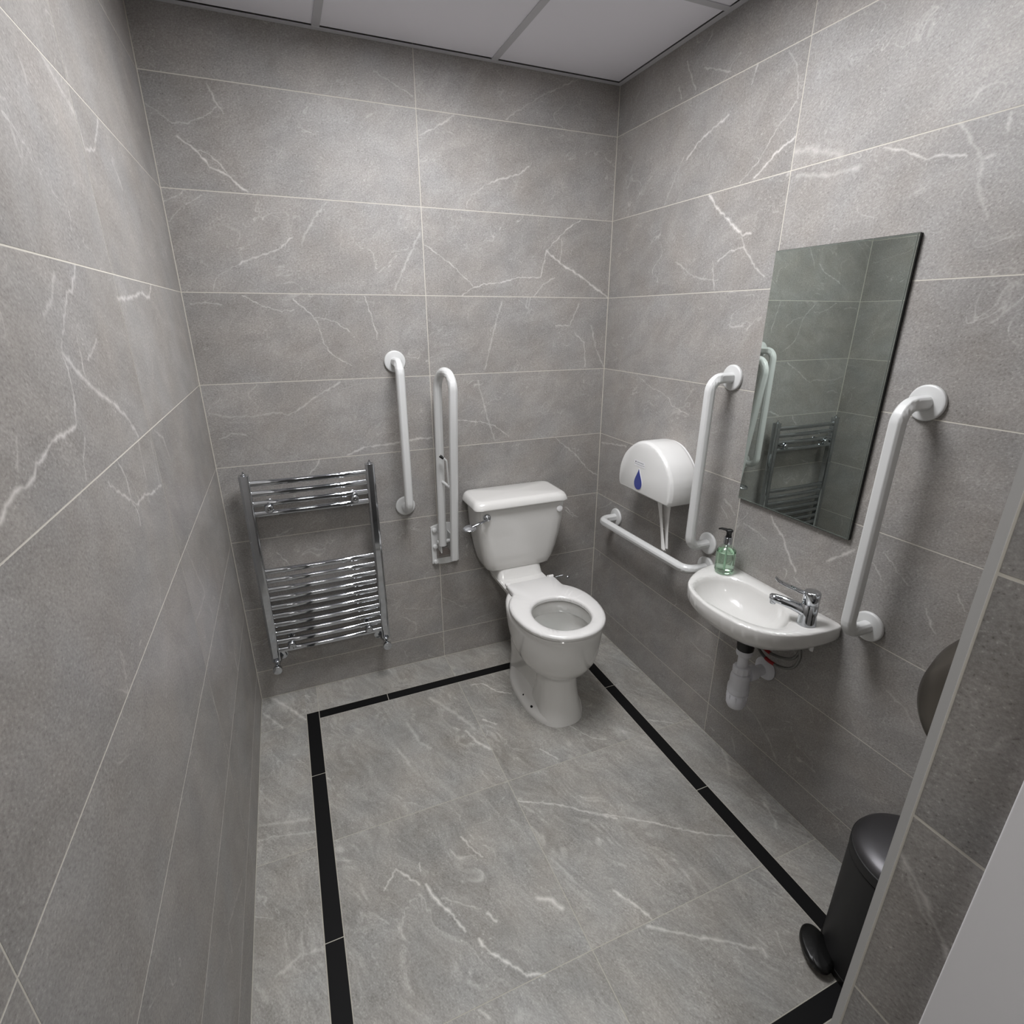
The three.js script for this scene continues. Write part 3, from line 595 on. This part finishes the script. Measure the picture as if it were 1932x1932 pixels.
// ------------------------------------------------------------------ towel radiator
{
  const t = thing('towel_radiator', 'chrome ladder towel radiator with curved gap on the far wall near the left corner', 'radiator', [-1.334, 0.222, 0]);
  const X = (x) => x + 1.334, Y = (y) => y - 0.222;
  const dprof = new THREE.Shape(); dprof.moveTo(-0.016, -0.014); dprof.lineTo(0.016, -0.014); dprof.lineTo(0.016, 0.008); dprof.bezierCurveTo(0.016, 0.0125, 0.012, 0.0135, 0, 0.015); dprof.bezierCurveTo(-0.012, 0.0135, -0.016, 0.0125, -0.016, 0.008); dprof.lineTo(-0.016, -0.014);
  for (const x of [-1.5605, -1.1065]) {
    const g = new THREE.ExtrudeGeometry(dprof, { depth: 0.802 - 0.004, bevelEnabled: true, bevelThickness: 0.002, bevelSize: 0.0015, bevelSegments: 2, curveSegments: 20 }).rotateX(-Math.PI / 2);
    g.scale(1, 1, -1); const ix = g.index ? g.toNonIndexed() : g; const p = ix.attributes.position; // mirrored: turn the faces round again
    for (let i = 0; i < p.count; i += 3) for (const at of [ix.attributes.position, ix.attributes.uv]) { const n = at.itemSize; for (let k = 0; k < n; k++) { const q = at.array[(i + 1) * n + k]; at.array[(i + 1) * n + k] = at.array[(i + 2) * n + k]; at.array[(i + 2) * n + k] = q; } }
    ix.deleteAttribute('normal'); ix.deleteAttribute('uv');
    const rail = mesh('upright', toCreasedNormals(mergeVertices(ix), 0.6).translate(X(x), 0.002, 0.066), chrome, t);
    mesh('air_plug', merge(cyl(V3(X(x), 0.800, 0.066), V3(X(x), 0.808, 0.066), 0.009, 18, 0.008, 0.001), cyl(V3(X(x), 0.806, 0.066), V3(X(x), 0.816, 0.066), 0.004, 12, 0.003)), chrome, rail);
  }
  const ys = [0, 1, 2, 3].map((k) => 0.990 - k * 0.0402).concat(Array.from({ length: 10 }, (_, k) => 0.628 - k * 0.0402));
  const tube = sweep(Array.from({ length: 17 }, (_, k) => V3(X(-1.5445 + k / 16 * 0.422), 0, 0.066 + 0.006 * Math.sin(k / 16 * Math.PI))), 0.0108, 24, false);
  for (const y of ys) mesh('tube', tube, chrome, t).position.y = Y(y);
  for (const [x, y] of [[-1.492, 0.891], [-1.177, 0.889], [-1.492, 0.286], [-1.176, 0.286]]) {
    mesh('bracket', merge(cyl(V3(X(x), Y(y), 0.002), V3(X(x), Y(y), 0.075), 0.0075, 18), aim(lathe([[0, 0], [0.0155, 0], [0.0165, 0.003], [0.0165, 0.012], [0.0135, 0.017], [0.004, 0.0185], [0, 0.0165]], 28), V3(X(x), Y(y), 0.074), V3(X(x), Y(y), 1)), cyl(V3(X(x), Y(y) + 0.014, 0.083), V3(X(x), Y(y) + 0.024, 0.083), 0.0032, 10), aim(lathe([[0.014, 0], [0.016, 0.003], [0.012, 0.005], [0, 0.005]], 24), V3(X(x), Y(y), 0.0), V3(X(x), Y(y), 1))), chrome, t);
  }
  for (const [x, s] of [[-1.5605, 1], [-1.1065, -1]]) {
    const v = mesh('valve', merge(cyl(V3(X(x), 0.002, 0.066), V3(X(x), -0.014, 0.066), 0.011, 20, 0.0125, 0.001), cyl(V3(X(x), -0.012, 0.066), V3(X(x), -0.034, 0.066), 0.0085, 20), cyl(V3(X(x), -0.026, 0.066), V3(X(x) + s * 0.02, -0.022, 0.0), 0.0075, 18), aim(lathe([[0, 0], [0.0235, 0], [0.0235, 0.0015], [0.019, 0.005], [0, 0.005]], 32), V3(X(x) + s * 0.021, -0.020, 0), V3(X(x) + s * 0.021, -0.020, 1))), chrome, t);
    mesh('valve_head', aim(lathe([[0, 0], [0.007, 0], [0.008, 0.014], [0.0175, 0.017], [0.0185, 0.02], [0.0185, 0.032], [0.0175, 0.034], [0, 0.0345]], 28), V3(X(x), -0.030, 0.07), V3(X(x), -0.0295, 0.09)), chrome, v);
  }
}

// ------------------------------------------------------------------ mirror
{
  const t = thing('mirror', 'frameless rectangular wall mirror above the basin', 'mirror', [0, 0.996, 1.1]);
  const z0 = -0.199, z1 = 0.199, y1 = 0.752;
  mesh('backing', box(-0.006, -0.0005, 0, y1, z0, z1), new THREE.MeshStandardMaterial({ color: 0x0b0c0b, roughness: 0.6 }), t);
  const edge = new THREE.MeshStandardMaterial({ color: 0x1a201d, roughness: 0.25 });
  mesh('glass', box(-0.0105, -0.006, 0, y1, z0, z1), new THREE.MeshStandardMaterial({ color: new THREE.Color().setRGB(0.60, 0.665, 0.625), roughness: 0.0, metalness: 1 }), t);
  const b = 0.0022, w = 0.0012, bevel = new THREE.MeshStandardMaterial({ color: 0xb9c4be, roughness: 0.15, metalness: 0.9 });
  mesh('polished_edge', merge(box(-0.0112, -0.0104, w, y1 - w, z1 - 0.006, z1 - 0.006 + b), box(-0.0112, -0.0104, w, w + b, z0 + w, z1 - 0.006), box(-0.0112, -0.0104, y1 - w - b, y1 - w, z0 + w, z1 - 0.006)), bevel, t);
  mesh('glass_side', merge(box(-0.0105, -0.006, 0, y1, z1, z1 + 0.0006), box(-0.0105, -0.006, -0.0006, 0, z0, z1), box(-0.0105, -0.006, y1, y1 + 0.0006, z0, z1)), edge, t);
}

// ------------------------------------------------------------------ paper dispenser
{
  const zc = 0.535, t = thing('paper_dispenser', 'white plastic jumbo toilet paper dispenser with blue teardrop window', 'dispenser', [0, 0.905, zc]);
  const half = [[0.155, 0], [0.168, 0.012], [0.172, 0.05], [0.165, 0.095], [0.140, 0.143], [0.100, 0.180], [0.055, 0.205], [0, 0.214]];
  const outl = (grow) => {
    const pts = half.map(([d, y]) => new THREE.Vector2(d * (1 + grow), y * (1 + grow * 0.6))), all = [...pts, ...pts.slice(0, -1).reverse().map((p) => new THREE.Vector2(-p.x, p.y))];
    const sp = new THREE.SplineCurve(all).getPoints(90); return new THREE.Shape(sp);
  };
  // shapes lie in (z, y); pulled out of the wall along -x
  const toWall = (g) => g.rotateY(-Math.PI / 2);
  const coverG = new THREE.ExtrudeGeometry(outl(-0.035), { depth: 0.085, bevelEnabled: true, bevelThickness: 0.022, bevelSize: 0.014, bevelOffset: -0.010, bevelSegments: 7, curveSegments: 24 });
  toWall(coverG.translate(0, 0.004, 0.026));
  mesh('cover', hard(coverG, 0.55), new THREE.MeshPhysicalMaterial({ color: 0xdfdfdd, roughness: 0.28, clearcoat: 0.4, clearcoatRoughness: 0.15 }), t);
  mesh('back_plate', hard(toWall(new THREE.ExtrudeGeometry(outl(-0.06), { depth: 0.028, bevelEnabled: false, curveSegments: 24 }).translate(0, 0.006, 0.001)), 0.5), whitePlastic, t);
  const drop = new THREE.Shape(); drop.moveTo(0, 0.043); drop.bezierCurveTo(0.006, 0.022, 0.024, 0.003, 0.024, -0.016); drop.bezierCurveTo(0.024, -0.048, -0.024, -0.048, -0.024, -0.016); drop.bezierCurveTo(-0.024, 0.003, -0.006, 0.022, 0, 0.043);
  const face = -0.1332, dz = -0.027, dy = 0.06;
  mesh('window_rim', toWall(new THREE.ExtrudeGeometry(drop, { depth: 0.0012, bevelEnabled: true, bevelThickness: 0.0008, bevelSize: 0.0025, bevelSegments: 3 })).translate(face + 0.0012, dy, dz), whitePlastic, t);
  mesh('teardrop_window', toWall(new THREE.ExtrudeGeometry(drop, { depth: 0.0016, bevelEnabled: false })).translate(face - 0.0009, dy, dz), new THREE.MeshPhysicalMaterial({ color: 0x15297e, roughness: 0.3, clearcoat: 0.15 }), t);
  const cv = document.createElement('canvas'); cv.width = 256; cv.height = 96; const c = cv.getContext('2d');
  c.fillStyle = '#e4e4e6'; c.fillRect(0, 0, 256, 96); c.fillStyle = '#2a2d38'; c.beginPath(); c.arc(34, 30, 12, 0, 7); c.fill();
  c.fillStyle = '#6b6e78'; for (let i = 0; i < 9; i++) c.fillRect(64 + i * 18, 24, 12, 14); c.fillStyle = '#3b3e48'; c.fillRect(8, 60, 240, 5); c.fillStyle = '#a8a9ae'; c.fillRect(60, 76, 140, 4);
  const tx = new THREE.CanvasTexture(cv); tx.colorSpace = THREE.SRGBColorSpace;
  mesh('maker_label', new THREE.PlaneGeometry(0.068, 0.024).rotateY(-Math.PI / 2).translate(face - 0.0006, 0.124, dz), new THREE.MeshStandardMaterial({ map: tx, roughness: 0.4 }), t);
}
{
  const t = thing('toilet_paper', 'loose end of white toilet paper hanging below the dispenser', 'paper', [-0.07, 0.915, 0.59]);
  const paper = new THREE.MeshStandardMaterial({ color: 0xe6e5e3, roughness: 0.95, side: THREE.DoubleSide });
  const sheet = (zt0, zt1, zb0, zb1, yb, dx, jag) => {
    const pos = [], idx = [], nu = 8, nv = 16;
    for (const o of [0, 0.0006]) for (let j = 0; j <= nv; j++) for (let i = 0; i <= nu; i++) {
      const f = j / nv, u = i / nu, z = (zt0 + (zt1 - zt0) * u) * (1 - f) + (zb0 + (zb1 - zb0) * u) * f, y = yb * f + (j === nv ? jag * ((i % 2) - 0.5) : 0);
      pos.push(dx + o + 0.006 * Math.sin(u * 3 + f * 3), y, z);
    }
    const L = (nu + 1) * (nv + 1);
    for (let j = 0; j < nv; j++) for (let i = 0; i < nu; i++) { const a = j * (nu + 1) + i, b = a + 1, c = a + nu + 1, d = c + 1; idx.push(a, c, b, b, c, d, a + L, b + L, c + L, b + L, d + L, c + L); }
    const g = new THREE.BufferGeometry(); g.setAttribute('position', new THREE.Float32BufferAttribute(pos, 3)); g.setIndex(idx); g.computeVertexNormals(); return g;
  };
  mesh('front_ply', sheet(-0.040, -0.004, 0.022, 0.052, -0.212, -0.004, 0.006), paper, t);
  mesh('back_ply', sheet(-0.012, 0.045, 0.034, 0.056, -0.205, 0.004, 0.004), paper, t);
}

// ------------------------------------------------------------------ basin, tap, waste
const RIM = 0.745, BC = [-0.138, 1.118];
{
  const outer = [[0, 0.874], [-0.03, 0.8745], [-0.085, 0.880], [-0.135, 0.893], [-0.195, 0.924], [-0.240, 0.965], [-0.269, 1.03], [-0.2795, 1.12], [-0.266, 1.218], [-0.230, 1.279], [-0.183, 1.311], [-0.125, 1.330], [-0.067, 1.337], [-0.02, 1.337], [-0.004, 1.334], [0, 1.325]];
  const inner = [[-0.226, 0.975], [-0.165, 0.944], [-0.10, 0.953], [-0.058, 1.005], [-0.05, 1.09], [-0.058, 1.18], [-0.09, 1.232], [-0.135, 1.266], [-0.188, 1.270], [-0.228, 1.225], [-0.254, 1.13], [-0.254, 1.04]];
  const oc = new THREE.SplineCurve(outer.map((p) => new THREE.Vector2(...p))).getPoints(200), ic = new THREE.CatmullRomCurve3(inner.map(([x, z]) => V3(x, 0, z)), true).getPoints(200).map((p) => new THREE.Vector2(p.x, p.z));
  const N = 128, polar = (poly, th) => {        // distance from BC to the closed polygon in direction th
    let best = 0; const c = Math.cos(th), s = Math.sin(th);
    for (let i = 0; i < poly.length; i++) {
      const a = poly[i], b = poly[(i + 1) % poly.length], ax = a.x - BC[0], az = a.y - BC[1], ex = b.x - a.x, ez = b.y - a.y, den = c * ez - s * ex; if (Math.abs(den) < 1e-12) continue;
      const r = (ax * ez - az * ex) / den, k = (ax * s - az * c) / den; if (r > 0 && k >= -1e-9 && k <= 1 + 1e-9) best = Math.max(best, r);
    } return best;
  };
  const ths = Array.from({ length: N }, (_, k) => -k / N * Math.PI * 2), ro = ths.map((t) => polar(oc, t)), ri = ths.map((t) => polar(ic, t));
  const ring = (y, f) => ths.map((t, k) => { const r = f(k, t); return V3(Math.min(-0.0005, BC[0] + Math.cos(t) * r), y, BC[1] + Math.sin(t) * r); });
  const under = (y, s) => ths.map((t, k) => { const x = BC[0] + Math.cos(t) * ro[k], z = BC[1] + Math.sin(t) * ro[k]; return V3(Math.min(-0.0005, x * (0.25 + 0.75 * s)), y, 1.10 + (z - 1.10) * s); });
  const rings = [under(0.612, 0.10), under(0.613, 0.25), under(0.622, 0.42), under(0.638, 0.62), under(0.657, 0.78), under(0.677, 0.90), under(0.692, 0.962), under(0.702, 0.99), under(0.710, 1), under(RIM - 0.006, 1.0),
    ring(RIM - 0.001, (k) => ro[k] - 0.0015), ring(RIM + 0.001, (k) => ro[k] - 0.006), ring(RIM, (k) => ri[k] + 0.5 * (ro[k] - ri[k])), ring(RIM - 0.001, (k) => ri[k] + 0.003), ring(RIM - 0.005, (k) => ri[k] - 0.002),
    ring(RIM - 0.018, (k) => ri[k] * 0.965), ring(RIM - 0.038, (k) => ri[k] * 0.91), ring(RIM - 0.062, (k) => ri[k] * 0.80), ring(RIM - 0.080, (k) => ri[k] * 0.62), ring(RIM - 0.090, (k) => ri[k] * 0.40), ring(RIM - 0.095, (k) => ri[k] * 0.2), ring(RIM - 0.096, () => 0.018)];
  const t = thing('wash_basin', 'small white ceramic wall-hung hand basin below the mirror', 'basin', [0, 0, 0]);
  mesh('bowl', loft(rings, { crease: 0.9 }), ceramic, t);
  mesh('wall_lug', box(-0.05, -0.001, 0.692, 0.735, 1.27, 1.325, 0.008), ceramic, t);
  mesh('waste_ring', lathe([[0.006, 0], [0.017, 0.001], [0.021, 0.003], [0.023, 0.001]], 32).translate(BC[0], RIM - 0.095, BC[1]), chrome, t);
  mesh('waste_hole', new THREE.CircleGeometry(0.0165, 24).rotateX(-Math.PI / 2).translate(BC[0], RIM - 0.0935, BC[1]), hole, t);
  for (const bracket of [sweep([V3(-0.055, 0.70, 1.293), V3(-0.053, 0.672, 1.293), V3(-0.051, 0.648, 1.292)], (f) => [0.010 - 0.006 * f, 0.007], 12), sweep([V3(-0.055, 0.70, 1.262), V3(-0.054, 0.668, 1.262)], (f) => [0.005 - 0.003 * f, 0.003], 10)]) mesh('wall_bracket', bracket, whitePlastic, t);
}
{
  const B = V3(-0.088, RIM + 0.0005, 1.286), t = thing('basin_tap', 'chrome lever mixer tap on the right end of the basin', 'tap', [B.x, B.y, B.z]);
  const dir = V3(-0.64, 0, -0.77).normalize();
  mesh('body', merge(lathe([[0, 0], [0.0255, 0], [0.026, 0.002], [0.024, 0.012], [0.0228, 0.03], [0.0222, 0.064], [0, 0.064]], 40)), chrome, t);
  const P = (d, y) => dir.clone().multiplyScalar(d).add(V3(0, y, 0));
  const sp = mesh('spout', sweep([P(0.005, 0.034), P(0.022, 0.043), P(0.045, 0.050), P(0.07, 0.0555), P(0.09, 0.059), P(0.1, 0.0595), P(0.105, 0.0592)], (f) => (f > 0.9 ? [0.0075, 0.009] : [0.0165 - 0.0065 * f, 0.0185 - 0.0055 * f]), 24), chrome, t);
  mesh('nozzle', cyl(P(0.094, 0.056), P(0.094, 0.041), 0.0085, 20, 0.0085, 0.0012), chrome, sp);
  const lv = mesh('handle', merge(lathe([[0, 0.0655], [0.0222, 0.0655], [0.0222, 0.098], [0.021, 0.1015], [0.017, 0.103], [0, 0.104]], 40), sweep([P(0.012, 0.092), P(0.03, 0.096), P(0.05, 0.1015), P(0.072, 0.108), P(0.09, 0.1155), P(0.096, 0.122), P(0.0975, 0.1235)], (f) => [0.0055 - 0.002 * f, 0.0105 - 0.003 * f], 18)), chrome, t);
  lv.userData.label = 'chrome lever handle';
}
{
  const bx = -0.066, bz = 0.938, t = thing('soap_bottle', 'clear pump bottle of green hand soap on the basin rim', 'bottle', [bx, RIM + 0.0012, bz]);
  const prof = [[0, 0], [0.026, 0], [0.0305, 0.003], [0.0325, 0.010], [0.0325, 0.076], [0.031, 0.084], [0.026, 0.091], [0.017, 0.098], [0.0115, 0.102], [0.0105, 0.106], [0.0105, 0.112]];
  mesh('bottle', lathe(prof, 48), new THREE.MeshPhysicalMaterial({ color: 0xf4fbf6, roughness: 0.03, transmission: 1, thickness: 0, ior: 1.45 }), t);
  mesh('soap', lathe([[0, 0.003], [0.024, 0.003], [0.029, 0.005], [0.0312, 0.011], [0.0312, 0.074], [0.0305, 0.079], [0, 0.079]], 48), new THREE.MeshPhysicalMaterial({ color: 0xffffff, roughness: 0.0, transmission: 1, thickness: 0.06, ior: 1.34, attenuationColor: new THREE.Color().setRGB(0.74, 0.90, 0.77), attenuationDistance: 0.06 }), t);
  mesh('dip_tube', cyl(V3(0.0, 0.012, 0.0), V3(0, 0.104, 0), 0.0025, 10), new THREE.MeshStandardMaterial({ color: 0xc8d8cc, roughness: 0.4 }), t);
  const pump = mesh('collar', lathe([[0, 0.104], [0.0135, 0.104], [0.0138, 0.105], [0.0132, 0.127], [0.012, 0.1285], [0, 0.1285]], 36), chrome, t);
  const d = V3(-0.35, 0, -0.94).normalize(), q = (s, y) => d.clone().multiplyScalar(s).add(V3(0, y, 0));
  mesh('pump_head', merge(lathe([[0, 0.128], [0.0098, 0.128], [0.0095, 0.132], [0.0085, 0.136], [0.0088, 0.146], [0.0115, 0.149], [0.0118, 0.153], [0.009, 0.156], [0, 0.157]], 28), sweep([q(-0.004, 0.1515), q(0.015, 0.1525), q(0.028, 0.1515), q(0.036, 0.1485)], (f) => [0.0046 - 0.002 * f, 0.0075 - 0.0035 * f], 14)), blackPlastic, pump);
}
{
  const x = -0.112, z = 1.118, t = thing('bottle_trap', 'white plastic bottle trap hanging under the basin', 'waste trap', [x, 0.327, z]);
  const y = (v) => v - 0.345 - (v > 0.52 ? 0.0 : 0.0);
  mesh('waste_nut', merge(cyl(V3(0, y(0.575), 0), V3(0, y(0.632), 0), 0.026, 32, 0.03, 0.002)), blackPlastic, t);
  mesh('tail_pipe', merge(cyl(V3(0, y(0.555), 0), V3(0, y(0.585), 0), 0.0255, 10, 0.0255, 0.003), cyl(V3(0, y(0.48), 0), V3(0, y(0.56), 0), 0.0165, 28)), pipePlastic, t);
  mesh('collar_nut', hard(cyl(V3(0, y(0.486), 0), V3(0, y(0.511), 0), 0.0275, 10, 0.0275, 0.003), 0.3), pipePlastic, t);
  mesh('trap_body', lathe([[0, y(0.486)], [0.024, y(0.486)], [0.0295, y(0.478)], [0.031, y(0.468)], [0.031, y(0.44)], [0.0345, y(0.434)], [0.0345, y(0.413)], [0.0315, y(0.412)], [0, y(0.412)]].reverse(), 40), pipePlastic, t);
  const ribs = []; for (let k = 0; k < 10; k++) { const a = k / 10 * Math.PI * 2; ribs.push(box(0.0305, 0.0345, y(0.391), y(0.408), -0.002, 0.002).rotateY(a)); }
  mesh('trap_cap', merge(lathe([[0, 0], [0.016, 0.001], [0.026, 0.008], [0.0315, 0.02], [0.033, 0.035], [0.033, 0.0685], [0, 0.0685]], 40), ribs), pipePlastic, t);
  mesh('outlet', merge(cyl(V3(0.02, y(0.470), 0), V3(0.111, y(0.470), 0), 0.0185, 28), cyl(V3(0.03, y(0.470), 0), V3(0.062, y(0.470), 0), 0.0265, 12, 0.0265, 0.003), aim(lathe([[0, 0], [0.040, 0], [0.040, 0.003], [0.033, 0.012], [0.024, 0.018], [0, 0.018]], 36), V3(0.1115, y(0.470), 0), V3(-1, y(0.470), 0))), pipePlastic, t);
}
{
  const braid = new THREE.MeshStandardMaterial({ color: 0x6f6f6c, roughness: 0.4, metalness: 0.5 }), red = new THREE.MeshStandardMaterial({ color: 0x8e1418, roughness: 0.5 });
  const hose = (label, pts, a, b) => {
    const c = new THREE.CatmullRomCurve3(pts.map((p) => V3(...p))), P0 = pts[0];
    const t = thing('water_hose', label, 'hose', P0), all = c.getPoints(60).map((p) => p.sub(V3(...P0)));
    mesh('braided_hose', sweep(all, 0.0048, 12), braid, t);
    mesh('red_sleeve', sweep(all.slice(a, b), 0.0058, 12), red, t);
    mesh('end_nut', cyl(all[56], all[60], 0.010, 6), blackPlastic, t);
  };
  hose('grey braided hose with red sleeve, upper of two under the tap', [[-0.075, 0.688, 1.268], [-0.062, 0.64, 1.268], [-0.055, 0.59, 1.245], [-0.05, 0.563, 1.20], [-0.05, 0.555, 1.155], [-0.048, 0.565, 1.115], [-0.04, 0.577, 1.09]], 38, 47);
  hose('grey braided hose with red sleeve, lower of two under the tap', [[-0.088, 0.688, 1.276], [-0.075, 0.62, 1.281], [-0.065, 0.565, 1.255], [-0.06, 0.538, 1.21], [-0.06, 0.534, 1.165], [-0.055, 0.545, 1.125], [-0.04, 0.556, 1.09]], 34, 43);
}

// ------------------------------------------------------------------ pedal bin
{
  const bx = -0.17, bz = 1.722, R = 0.122, t = thing('pedal_bin', 'round black pedal bin with dark domed lid on the floor by the door', 'bin', [bx, 0, bz]);
  const black = new THREE.MeshStandardMaterial({ color: 0x1a1a1b, roughness: 0.55 }), lidM = new THREE.MeshStandardMaterial({ color: 0x565557, roughness: 0.42, metalness: 0.8 });
  mesh('body', lathe([[0, 0.001], [R - 0.004, 0.001], [R, 0.006], [R, 0.345], [R - 0.003, 0.349], [0, 0.349]], 72), black, t);
  mesh('base_ring', lathe([[R, 0], [R + 0.003, 0.001], [R + 0.003, 0.018], [R, 0.02]], 72), blackPlastic, t);
  mesh('lid_rim', lathe([[0, 0.3505], [R - 0.001, 0.3505], [R + 0.001, 0.353], [R + 0.001, 0.376], [R - 0.002, 0.380], [0, 0.380]], 72), black, t);
  mesh('lid', lathe([[R - 0.002, 0.380], [R - 0.005, 0.388], [R - 0.014, 0.397], [R - 0.035, 0.407], [R - 0.07, 0.414], [0.02, 0.417], [0, 0.4172]], 72), lidM, t);
  const a = Math.atan2(-0.52, -0.85), d = V3(Math.cos(a), 0, Math.sin(a));
  const pd = loft([0.012, 0.016, 0.026, 0.031, 0.033].map((y, i) => { const g = [0.86, 1, 1, 0.95, 0.8][i]; return Array.from({ length: 40 }, (_, k) => { const f = -k / 40 * Math.PI * 2; return V3(0.036 * g * Math.cos(f), y + 0.012 * (1 - Math.cos(f)) * 0.2, 0.058 * g * Math.sin(f)); }); }), { crease: 1.0 });
  mesh('pedal', pd.rotateY(-a + Math.PI).translate(d.x * (R + 0.024), 0.002, d.z * (R + 0.024)), blackPlastic, t);
}
// ------------------------------------------------------------------ hand dryer, mostly hidden behind the door reveal
{
  const t = thing('hand_dryer', 'rounded satin metal hand dryer on the wall, partly hidden behind the door reveal', 'hand dryer', [0, 0.765, 1.74]);
  const metal = new THREE.MeshStandardMaterial({ color: 0x6f6a63, roughness: 0.36, metalness: 0.8 });
  const R = (x, s, top) => Array.from({ length: 80 }, (_, k) => { const f = k / 80 * Math.PI * 2, c = Math.cos(f), q = Math.sin(f); return V3(x, (q > 0 ? 0.20 * top : 0.16) * s * q, 0.15 * s * Math.sign(c) * Math.abs(c) ** 0.9); });
  mesh('casing', loft([R(-0.001, 0.97, 1), R(-0.03, 1, 1), R(-0.075, 0.985, 0.96), R(-0.105, 0.93, 0.88), R(-0.125, 0.82, 0.78), R(-0.136, 0.6, 0.68), R(-0.14, 0.3, 0.6)], { crease: 1.2 }), metal, t);
  mesh('air_outlet', cyl(V3(-0.07, -0.16, 0), V3(-0.075, -0.205, 0), 0.025, 28, 0.022, 0.002), blackPlastic, t);
}
renderer.render(scene, camera);
